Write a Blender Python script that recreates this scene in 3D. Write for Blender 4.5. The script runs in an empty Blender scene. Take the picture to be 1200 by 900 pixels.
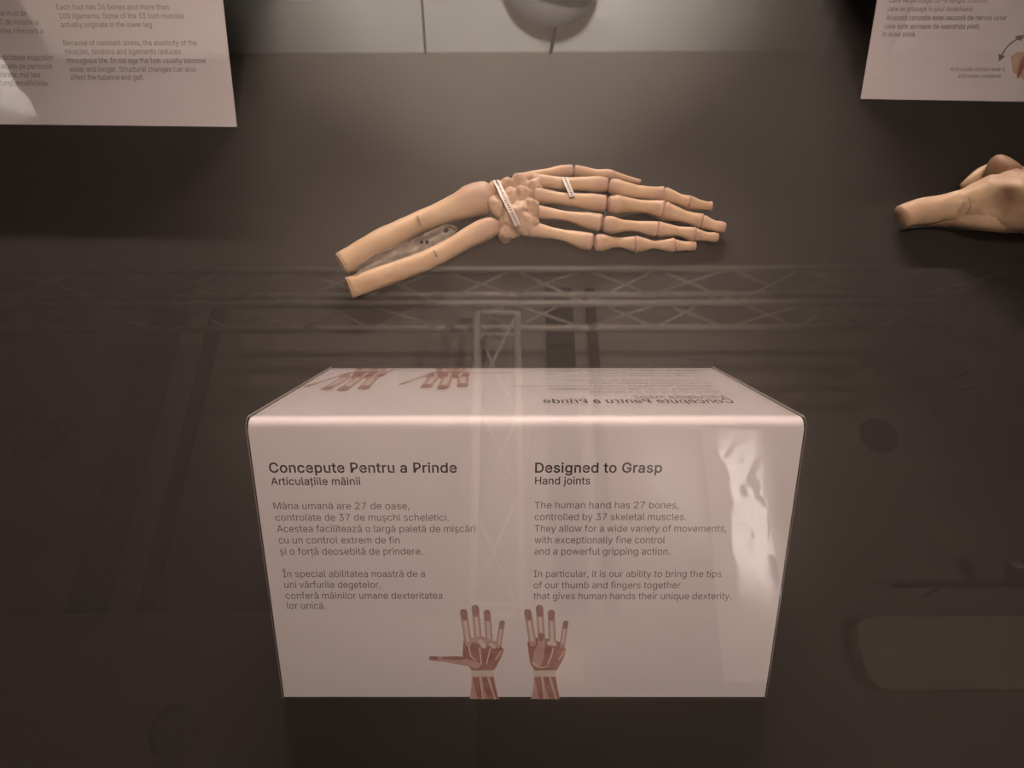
import bpy, bmesh, math, random
from mathutils import Vector, Matrix, noise
from mathutils.geometry import tessellate_polygon
random.seed(7)
C = bpy.context.scene.collection
sc = bpy.context.scene

# ---------------------------------------------------------------- camera, world, lights, exposure
Z0 = 0.85                     # top of the display case deck
GLASS = Z0 + 0.215            # top of the case's glass lid
F = 856.0
PITCH = math.radians(59.86); ROLL = math.radians(-0.231); YAW = math.radians(-0.23)
CAM = Vector((-0.00726, -0.1777, Z0 + 0.48661))
FWD = Vector((0, math.cos(PITCH), -math.sin(PITCH)))
UP0 = Vector((0, math.sin(PITCH), math.cos(PITCH)))
RT = Vector((1, 0, 0)) * math.cos(ROLL) + UP0 * math.sin(ROLL)
UP = UP0 * math.cos(ROLL) - Vector((1, 0, 0)) * math.sin(ROLL)
cd = bpy.data.cameras.new('camera'); cam = bpy.data.objects.new('camera', cd); C.objects.link(cam)
cd.sensor_fit = 'HORIZONTAL'; cd.sensor_width = 36; cd.lens = F * 36 / 1200; cd.clip_start = 0.01
m3 = Matrix((RT, UP, -FWD)).transposed()
cam.matrix_world = Matrix.Translation(CAM) @ m3.to_4x4()
sc.camera = cam
sc.view_settings.view_transform = 'Standard'; sc.view_settings.look = 'None'
sc.view_settings.exposure = 0.0; sc.view_settings.gamma = 1.0
sc.view_settings.use_curve_mapping = False
sc.cycles.max_bounces = 10; sc.cycles.transparent_max_bounces = 24
sc.cycles.glossy_bounces = 5; sc.cycles.transmission_bounces = 8
sc.cycles.sample_clamp_indirect = 6.0; sc.cycles.caustics_reflective = False; sc.cycles.caustics_refractive = False

w = bpy.data.worlds.new('world'); sc.world = w; w.use_nodes = True
w.node_tree.nodes['Background'].inputs[0].default_value = (0.9, 0.78, 0.68, 1)
w.node_tree.nodes['Background'].inputs[1].default_value = 0.013

def spot(name, loc, aim, watts, size, blend, col, rad=0.06):
    l = bpy.data.lights.new(name, 'SPOT'); l.energy = watts; l.spot_size = math.radians(size); l.spot_blend = blend
    l.color = col; l.shadow_soft_size = rad
    o = bpy.data.objects.new(name, l); C.objects.link(o); o.location = loc
    o.rotation_euler = (Vector(aim) - Vector(loc)).to_track_quat('-Z', 'Y').to_euler()
    return o
WARM = (1.0, 0.81, 0.70); NEUT = (1.0, 0.93, 0.84)
spot('case_spot', (0.35, -0.95, 4.7), (0.03, 0.36, Z0), 430, 18, 1.0, WARM, 0.2)
spot('wall_washer', (0.1, 2.6, 2.0), (0.0, 6.2, 4.3), 2900, 64, 1.0, NEUT, 0.1)
spot('ceiling_fill', (0.0, 4.6, 0.5), (0.1, 3.1, 5.2), 1300, 58, 1.0, WARM, 0.1)  # added fill from the floor, brightens the middle of the ceiling
spot('truss_fill', (2.4, -0.4, 0.3), (0.5, 1.8, 4.6), 2000, 38, 1.0, WARM, 0.1)  # unseen fill added so the truss stands out from the ceiling
spot('east_ceiling_fill', (3.8, -0.6, 0.2), (1.7, 0.75, 5.2), 420, 42, 0.9, WARM, 0.1)  # added light for the ceiling and pale panel on the right
spot('shirt_fill', (-2.2, 0.4, 2.7), (0.315, -0.66, 1.075), 15000, 3.6, 0.6, NEUT, 0.03)  # added narrow beam, lights only the shirt strip that the sign mirrors
spot('sail_fill', (-3.2, -2.6, 0.2), (-3.4, -2.9, 4.5), 5000, 40, 0.8, NEUT, 0.1)  # fill added below the sail to brighten it
al = bpy.data.lights.new('far_fill_bar', 'AREA'); al.shape = 'RECTANGLE'; al.size = 3.4; al.size_y = 0.09; al.energy = 95; al.color = WARM; al.spread = math.radians(70)  # added unseen area light for the back sheets and the ridge glint
ao = bpy.data.objects.new('far_fill_bar', al); C.objects.link(ao); ao.location = (0, 5.6, 3.75)
ao.rotation_euler = (Vector((0, 0.2, Z0)) - ao.location).to_track_quat('-Z', 'Y').to_euler()

# ---------------------------------------------------------------- helpers
def ray(px, py):
    return (FWD * F + RT * (px - 600) + UP * (450 - py)).normalized()
def depth(p): return (p - CAM).dot(FWD)
def at_z(px, py, z):
    d = ray(px, py); return CAM + d * ((z - CAM.z) / d.z)
def on_plane(px, py, o, n):
    d = ray(px, py); return CAM + d * ((o - CAM).dot(n) / d.dot(n))
def bounced(px, py, z=None, y=None):      # the point of the hall that the glass lid mirrors at this place
    d = ray(px, py); d = Vector((d.x, d.y, -d.z)); o = Vector((CAM.x, CAM.y, 2 * GLASS - CAM.z))
    t = (z - o.z) / d.z if z is not None else (y - o.y) / d.y
    return o + d * t

def mat(name, col, rough=0.6, metal=0.0, var=None, scale=20.0, bump=0.0, spec=0.5, sss=0.0):
    m = bpy.data.materials.new(name); m.use_nodes = True; nt = m.node_tree; b = nt.nodes['Principled BSDF']
    b.inputs['Roughness'].default_value = rough; b.inputs['Metallic'].default_value = metal
    b.inputs['Specular IOR Level'].default_value = spec
    if var is None: b.inputs['Base Color'].default_value = (*col, 1)
    tc = nt.nodes.new('ShaderNodeTexCoord'); n = nt.nodes.new('ShaderNodeTexNoise'); n.inputs['Scale'].default_value = scale
    n.inputs['Detail'].default_value = 5; nt.links.new(tc.outputs['Object'], n.inputs['Vector'])
    if var is not None:
        r = nt.nodes.new('ShaderNodeValToRGB'); r.color_ramp.elements[0].position = 0.3; r.color_ramp.elements[1].position = 0.72
        r.color_ramp.elements[0].color = (*col, 1); r.color_ramp.elements[1].color = (*var, 1)
        nt.links.new(n.outputs['Fac'], r.inputs['Fac']); nt.links.new(r.outputs['Color'], b.inputs['Base Color'])
    if bump:
        bp = nt.nodes.new('ShaderNodeBump'); bp.inputs['Strength'].default_value = bump; bp.inputs['Distance'].default_value = 0.002
        nt.links.new(n.outputs['Fac'], bp.inputs['Height']); nt.links.new(bp.outputs['Normal'], b.inputs['Normal'])
    if sss:
        b.inputs['Subsurface Weight'].default_value = sss; b.inputs['Subsurface Radius'].default_value = (0.006, 0.003, 0.0015)
        b.inputs['Subsurface Scale'].default_value = 0.5
    return m
def clear(name, tint=(1, 1, 1), rough=0.0, ior=1.5):        # thin clear sheet: lets light straight through, mirrors by Fresnel
    m = bpy.data.materials.new(name); m.use_nodes = True; nt = m.node_tree; nt.nodes.clear(); L = nt.links.new
    out = nt.nodes.new('ShaderNodeOutputMaterial'); mix = nt.nodes.new('ShaderNodeMixShader')
    tr = nt.nodes.new('ShaderNodeBsdfTransparent'); gl = nt.nodes.new('ShaderNodeBsdfGlossy'); gl.inputs['Roughness'].default_value = rough
    tr.inputs[0].default_value = (*tint, 1); gl.inputs[0].default_value = (1, 1, 1, 1)
    g = nt.nodes.new('ShaderNodeNewGeometry'); mx = nt.nodes.new('ShaderNodeMix'); mx.data_type = 'FLOAT'
    mx.inputs[2].default_value = ior; mx.inputs[3].default_value = 1.0 / ior
    fr = nt.nodes.new('ShaderNodeFresnel')
    L(g.outputs['Backfacing'], mx.inputs[0]); L(mx.outputs[0], fr.inputs['IOR']); L(fr.outputs[0], mix.inputs[0])
    L(tr.outputs[0], mix.inputs[1]); L(gl.outputs[0], mix.inputs[2]); L(mix.outputs[0], out.inputs['Surface'])
    return m
def glow(name, col, k):
    m = bpy.data.materials.new(name); m.use_nodes = True; b = m.node_tree.nodes['Principled BSDF']
    b.inputs['Emission Color'].default_value = (*col, 1); b.inputs['Emission Strength'].default_value = k; return m
def bone_mat(name, shaft, pale, end):
    m = mat(name, shaft, 0.5, 0, None, 90, 0.25, 0.35); nt = m.node_tree; b = nt.nodes['Principled BSDF']; L = nt.links.new
    n = [x for x in nt.nodes if x.type == 'TEX_NOISE'][0]
    n2 = nt.nodes.new('ShaderNodeTexNoise'); n2.inputs['Scale'].default_value = 45; n2.inputs['Detail'].default_value = 4
    tc = [x for x in nt.nodes if x.type == 'TEX_COORD'][0]; L(tc.outputs['Object'], n2.inputs['Vector'])
    r = nt.nodes.new('ShaderNodeValToRGB'); r.color_ramp.elements[0].position = 0.38; r.color_ramp.elements[1].position = 0.66
    r.color_ramp.elements[0].color = (*shaft, 1); r.color_ramp.elements[1].color = (*pale, 1); L(n2.outputs['Fac'], r.inputs[0])
    at = nt.nodes.new('ShaderNodeAttribute'); at.attribute_name = 'joint'
    ad = nt.nodes.new('ShaderNodeMath'); ad.operation = 'MULTIPLY_ADD'; ad.inputs[1].default_value = 0.7; ad.use_clamp = True
    sb = nt.nodes.new('ShaderNodeMath'); sb.operation = 'SUBTRACT'; sb.inputs[1].default_value = 0.42; L(n.outputs['Fac'], sb.inputs[0])
    L(sb.outputs[0], ad.inputs[0]); L(at.outputs['Fac'], ad.inputs[2])
    mx = nt.nodes.new('ShaderNodeMix'); mx.data_type = 'RGBA'; L(ad.outputs[0], mx.inputs[0]); L(r.outputs[0], mx.inputs[6]); mx.inputs[7].default_value = (*end, 1)
    L(mx.outputs[2], b.inputs['Base Color'])
    b.inputs['Subsurface Weight'].default_value = 0.15; b.inputs['Subsurface Radius'].default_value = (0.005, 0.0025, 0.0012)
    return m

def thing(name, label, cat, loc=(0, 0, 0), group=None):
    o = bpy.data.objects.new(name, None); C.objects.link(o); o.location = loc; o.empty_display_size = 0.05
    o['label'] = label; o['category'] = cat
    if group: o['group'] = group
    return o
def world_origin(p):
    v = Vector((0, 0, 0))
    while p: v = v + p.location; p = p.parent
    return v
def obj(name, bm, m, parent=None, smooth=False, label=None, kind=None):
    """links a bmesh whose vertices are in world space as one object"""
    o0 = world_origin(parent)
    if o0.length: bmesh.ops.translate(bm, verts=bm.verts, vec=-o0)
    me = bpy.data.meshes.new(name); bm.to_mesh(me); bm.free()
    if smooth:
        for p in me.polygons: p.use_smooth = True
    o = bpy.data.objects.new(name, me); C.objects.link(o)
    if m: me.materials.append(m)
    o.parent = parent
    if label: o['label'] = label
    if kind: o['kind'] = kind
    return o
def tag(o, label, cat, group=None):
    o['label'] = label; o['category'] = cat
    if group: o['group'] = group
    return o
def box(bm, lo, hi, bevel=0.0):
    lo = Vector(lo); hi = Vector(hi)
    r = bmesh.ops.create_cube(bm, size=1, matrix=Matrix.Translation((lo + hi) / 2) @ Matrix.Diagonal((*(hi - lo), 1)))
    if bevel:
        es = list({e for v in r['verts'] for e in v.link_edges})
        bmesh.ops.bevel(bm, geom=es, offset=bevel, segments=3, affect='EDGES', profile=0.5)
    return bm
def B(lo, hi, bevel=0.0): return box(bmesh.new(), lo, hi, bevel)
def rings(bm, rs, cap=True):
    vs = [[bm.verts.new(p) for p in r] for r in rs]; n = len(vs[0])
    for a, b in zip(vs, vs[1:]):
        for i in range(n): bm.faces.new((a[i], a[(i + 1) % n], b[(i + 1) % n], b[i]))
    if cap:
        bm.faces.new(vs[0][::-1]); bm.faces.new(vs[-1])
    return bm
def rod(bm, pts, r, n=10):
    rs = []; pts = [Vector(p) for p in pts]
    rad = r if isinstance(r, (list, tuple)) else [r] * len(pts)
    for i, p in enumerate(pts):
        t = (pts[min(i + 1, len(pts) - 1)] - pts[max(i - 1, 0)]).normalized()
        a = t.cross(Vector((0, 0, 1)));
        if a.length < 1e-3: a = t.cross(Vector((0, 1, 0)))
        a.normalize(); b = a.cross(t)
        rs.append([p + (a * math.cos(k * 2 * math.pi / n) + b * math.sin(k * 2 * math.pi / n)) * rad[i] for k in range(n)])
    return rings(bm, rs)
def catmull(P, sub):
    out = []; n = len(P)
    for i in range(n - 1):
        p0, p1, p2, p3 = P[max(i - 1, 0)], P[i], P[i + 1], P[min(i + 2, n - 1)]
        for s in range(sub):
            t = s / sub
            out.append(tuple(0.5 * (2 * b + (c - a) * t + (2 * a - 5 * b + 4 * c - d) * t * t + (3 * b - a - 3 * c + d) * t ** 3)
                             for a, b, c, d in zip(p0, p1, p2, p3)))
    out.append(tuple(P[-1])); return out

# ---------------------------------------------------------------- materials
M = dict(
    deck=mat('deck_grey_brown', (0.0175, 0.0142, 0.0128), 0.75, 0, (0.021, 0.0172, 0.0156), 40, 0.05, 0.2),
    plinth=mat('plinth_dark', (0.03, 0.027, 0.025), 0.5),
    glass=clear('lid_glass', (0.99, 0.985, 0.98)),
    acrylic=clear('sign_acrylic', (0.985, 0.98, 0.98), 0.02),
    rim=mat('acrylic_rim', (0.62, 0.57, 0.53), 0.25),
    paper=mat('paper_white', (0.80, 0.755, 0.775), 0.7, spec=0.2),
    ink=mat('ink_dark', (0.05, 0.035, 0.033), 0.7, spec=0.1), ink_faint=mat('ink_faint', (0.34, 0.29, 0.285), 0.7, spec=0.1), ink_soft=mat('ink_soft', (0.16, 0.125, 0.12), 0.7, spec=0.1),
    skin=mat('print_finger', (0.50, 0.34, 0.30), 0.7, 0, (0.60, 0.43, 0.38), 180, spec=0.1),
    tip=mat('print_fingertip', (0.36, 0.19, 0.165), 0.7, 0, (0.44, 0.25, 0.22), 220, spec=0.1),
    muscle=mat('print_muscle', (0.30, 0.12, 0.11), 0.7, 0, (0.46, 0.24, 0.21), 160, spec=0.1),
    muscle_pale=mat('print_muscle_pale', (0.52, 0.31, 0.28), 0.7, 0, (0.62, 0.42, 0.38), 160, spec=0.1),
    line=mat('print_outline', (0.22, 0.13, 0.12), 0.7, spec=0.1),
    tendon=mat('print_tendon', (0.74, 0.65, 0.60), 0.7, 0, (0.66, 0.58, 0.54), 200, spec=0.1),
    arrow=mat('print_arrow_grey', (0.20, 0.17, 0.165), 0.7, spec=0.1),
    amber=mat('print_amber', (0.58, 0.37, 0.25), 0.7, 0, (0.66, 0.52, 0.40), 90, spec=0.1),
    bone=bone_mat('bone_ivory', (0.50, 0.335, 0.20), (0.57, 0.405, 0.26), (0.45, 0.29, 0.205)),
    bone2=bone_mat('bone_brown', (0.45, 0.305, 0.19), (0.53, 0.375, 0.25), (0.27, 0.16, 0.10)),
    marrow=mat('bone_marrow', (0.30, 0.19, 0.125), 0.8, 0, (0.38, 0.25, 0.17), 150),
    bone_joint=mat('bone_joint', (0.42, 0.275, 0.185), 0.5, 0, (0.54, 0.375, 0.26), 140, 0.9, 0.35),
    cut=mat('bone_cut_face', (0.58, 0.38, 0.22), 0.7, 0, (0.64, 0.44, 0.27), 160),
    membrane=mat('membrane_grey', (0.17, 0.14, 0.12), 0.5, 0, (0.42, 0.355, 0.29), 130, 0.8),
    strip=mat('label_strip_white', (0.47, 0.40, 0.365), 0.4),
    alu=mat('truss_aluminium', (0.74, 0.69, 0.62), 0.4, 0.25),
    black=mat('black_metal', (0.012, 0.011, 0.011), 0.5),
    grey=mat('lamp_grey', (0.17, 0.16, 0.155), 0.5),
    wall=mat('wall_white', (0.74, 0.72, 0.68), 0.9, 0, (0.78, 0.76, 0.72), 3, spec=0.1),
    wall_dark=mat('wall_dark', (0.10, 0.088, 0.078), 0.9, spec=0.1),
    ceil=mat('ceiling_brown', (0.31, 0.262, 0.228), 0.9, 0, (0.335, 0.285, 0.25), 1.2, spec=0.1),
    beam=mat('ceiling_beam_dark', (0.06, 0.05, 0.044), 0.9, spec=0.1),
    beam_pale=mat('ceiling_beam_pale', (0.50, 0.43, 0.375), 0.9, spec=0.1),
    strip_fill_glow=glow('strip_fill_glow', WARM, 26),  # emission of the added strip lamp
    panel=mat('ceiling_panel_pale', (0.58, 0.50, 0.43), 0.9, spec=0.1),
    grey_dark=mat('grille_dark', (0.025, 0.024, 0.024), 0.7),
    skin_tone=mat('skin_tone', (0.55, 0.36, 0.27), 0.5, sss=0.1), eye=mat('eye_white', (0.7, 0.68, 0.66), 0.2), hair=mat('hair_brown', (0.04, 0.025, 0.018), 0.5, 0, (0.07, 0.045, 0.03), 60, 0.5),
    shirt=mat('shirt_white', (0.84, 0.83, 0.84), 0.85), jacket=mat('jacket_black', (0.018, 0.017, 0.018), 0.8, 0, (0.024, 0.022, 0.023), 80, 0.2), trouser=mat('trouser_navy', (0.025, 0.028, 0.04), 0.85),
    floor=mat('floor_dark', (0.08, 0.07, 0.062), 0.6),
)

# ---------------------------------------------------------------- the hall
CEIL = 5.2
YW = bounced(600, 60, z=CEIL).y            # far wall: its top edge shows in the lid at that height
def struct(name, bm, m):
    o = obj(name, bm, m); o['kind'] = 'structure'; return o
struct('floor', B((-6, -4, -0.1), (6, YW + 0.2, 0)), M['floor'])
struct('ceiling', B((-6, -4, CEIL), (6, YW + 0.2, CEIL + 0.1)), M['ceil'])
struct('wall_back', B((-6, YW, 0), (6, YW + 0.2, CEIL)), M['wall'])
struct('wall_left', B((-6.2, -4, 0), (-6, YW + 0.2, CEIL)), M['wall_dark'])
struct('wall_right', B((6, -4, 0), (6.2, YW + 0.2, CEIL)), M['wall_dark'])
struct('wall_front', B((-6, -4.2, 0), (6, -4, CEIL)), M['wall_dark'])

# ---------------------------------------------------------------- display case
XL, XR, YF, YB = -1.05, 1.05, -0.30, 1.05
case = thing('display_case', 'large glass-topped museum display case with a dark grey-brown deck under the exhibits', 'display case', (0, 0.37, 0))
obj('plinth', B((XL + 0.04, YF + 0.04, 0), (XR - 0.04, YB - 0.04, Z0 - 0.06), 0.004), M['plinth'], case)
obj('deck', B((XL, YF, Z0 - 0.06), (XR, YB, Z0), 0.003), M['deck'], case)
obj('glass_lid', B((XL, YF, GLASS - 0.008), (XR, YB, GLASS)), M['glass'], case)
gz = GLASS - 0.0085
obj('glass_side', B((XL, YF, Z0), (XR, YF + 0.008, gz)), M['glass'], case)
obj('glass_side', B((XL, YB - 0.008, Z0), (XR, YB, gz)), M['glass'], case)
obj('glass_side', B((XL, YF + 0.009, Z0), (XL + 0.008, YB - 0.009, gz)), M['glass'], case)
obj('glass_side', B((XR - 0.008, YF + 0.009, Z0), (XR, YB - 0.009, gz)), M['glass'], case)

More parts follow.
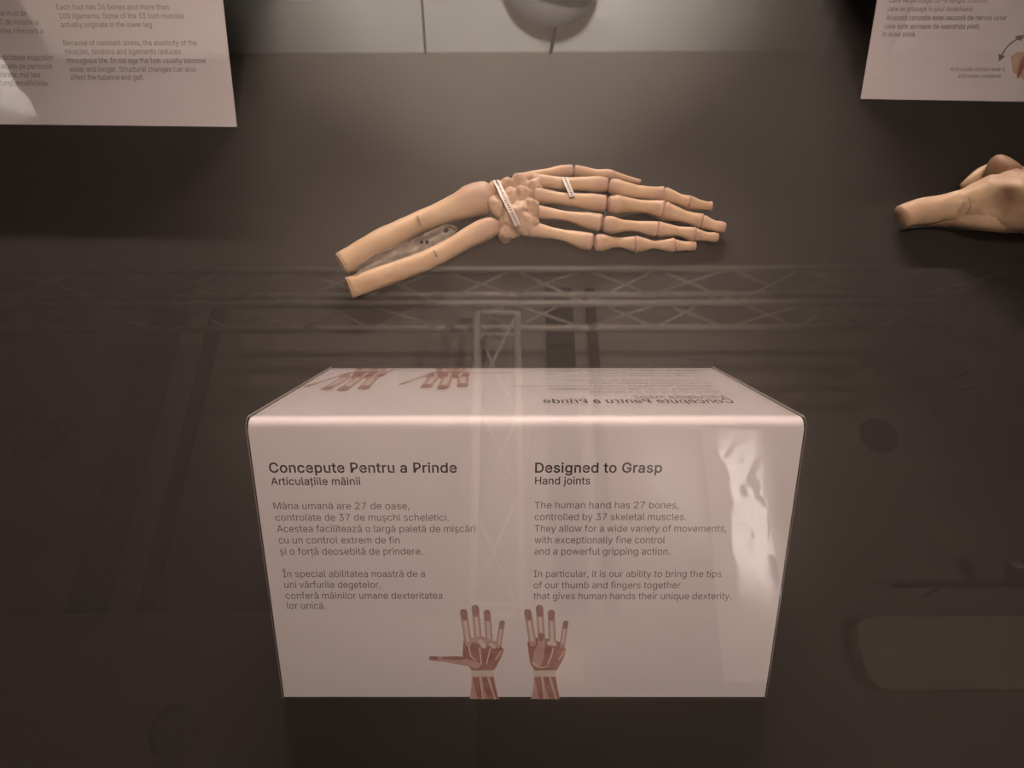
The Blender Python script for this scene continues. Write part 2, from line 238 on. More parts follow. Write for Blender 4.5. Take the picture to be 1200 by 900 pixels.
# ---------------------------------------------------------------- tent signs
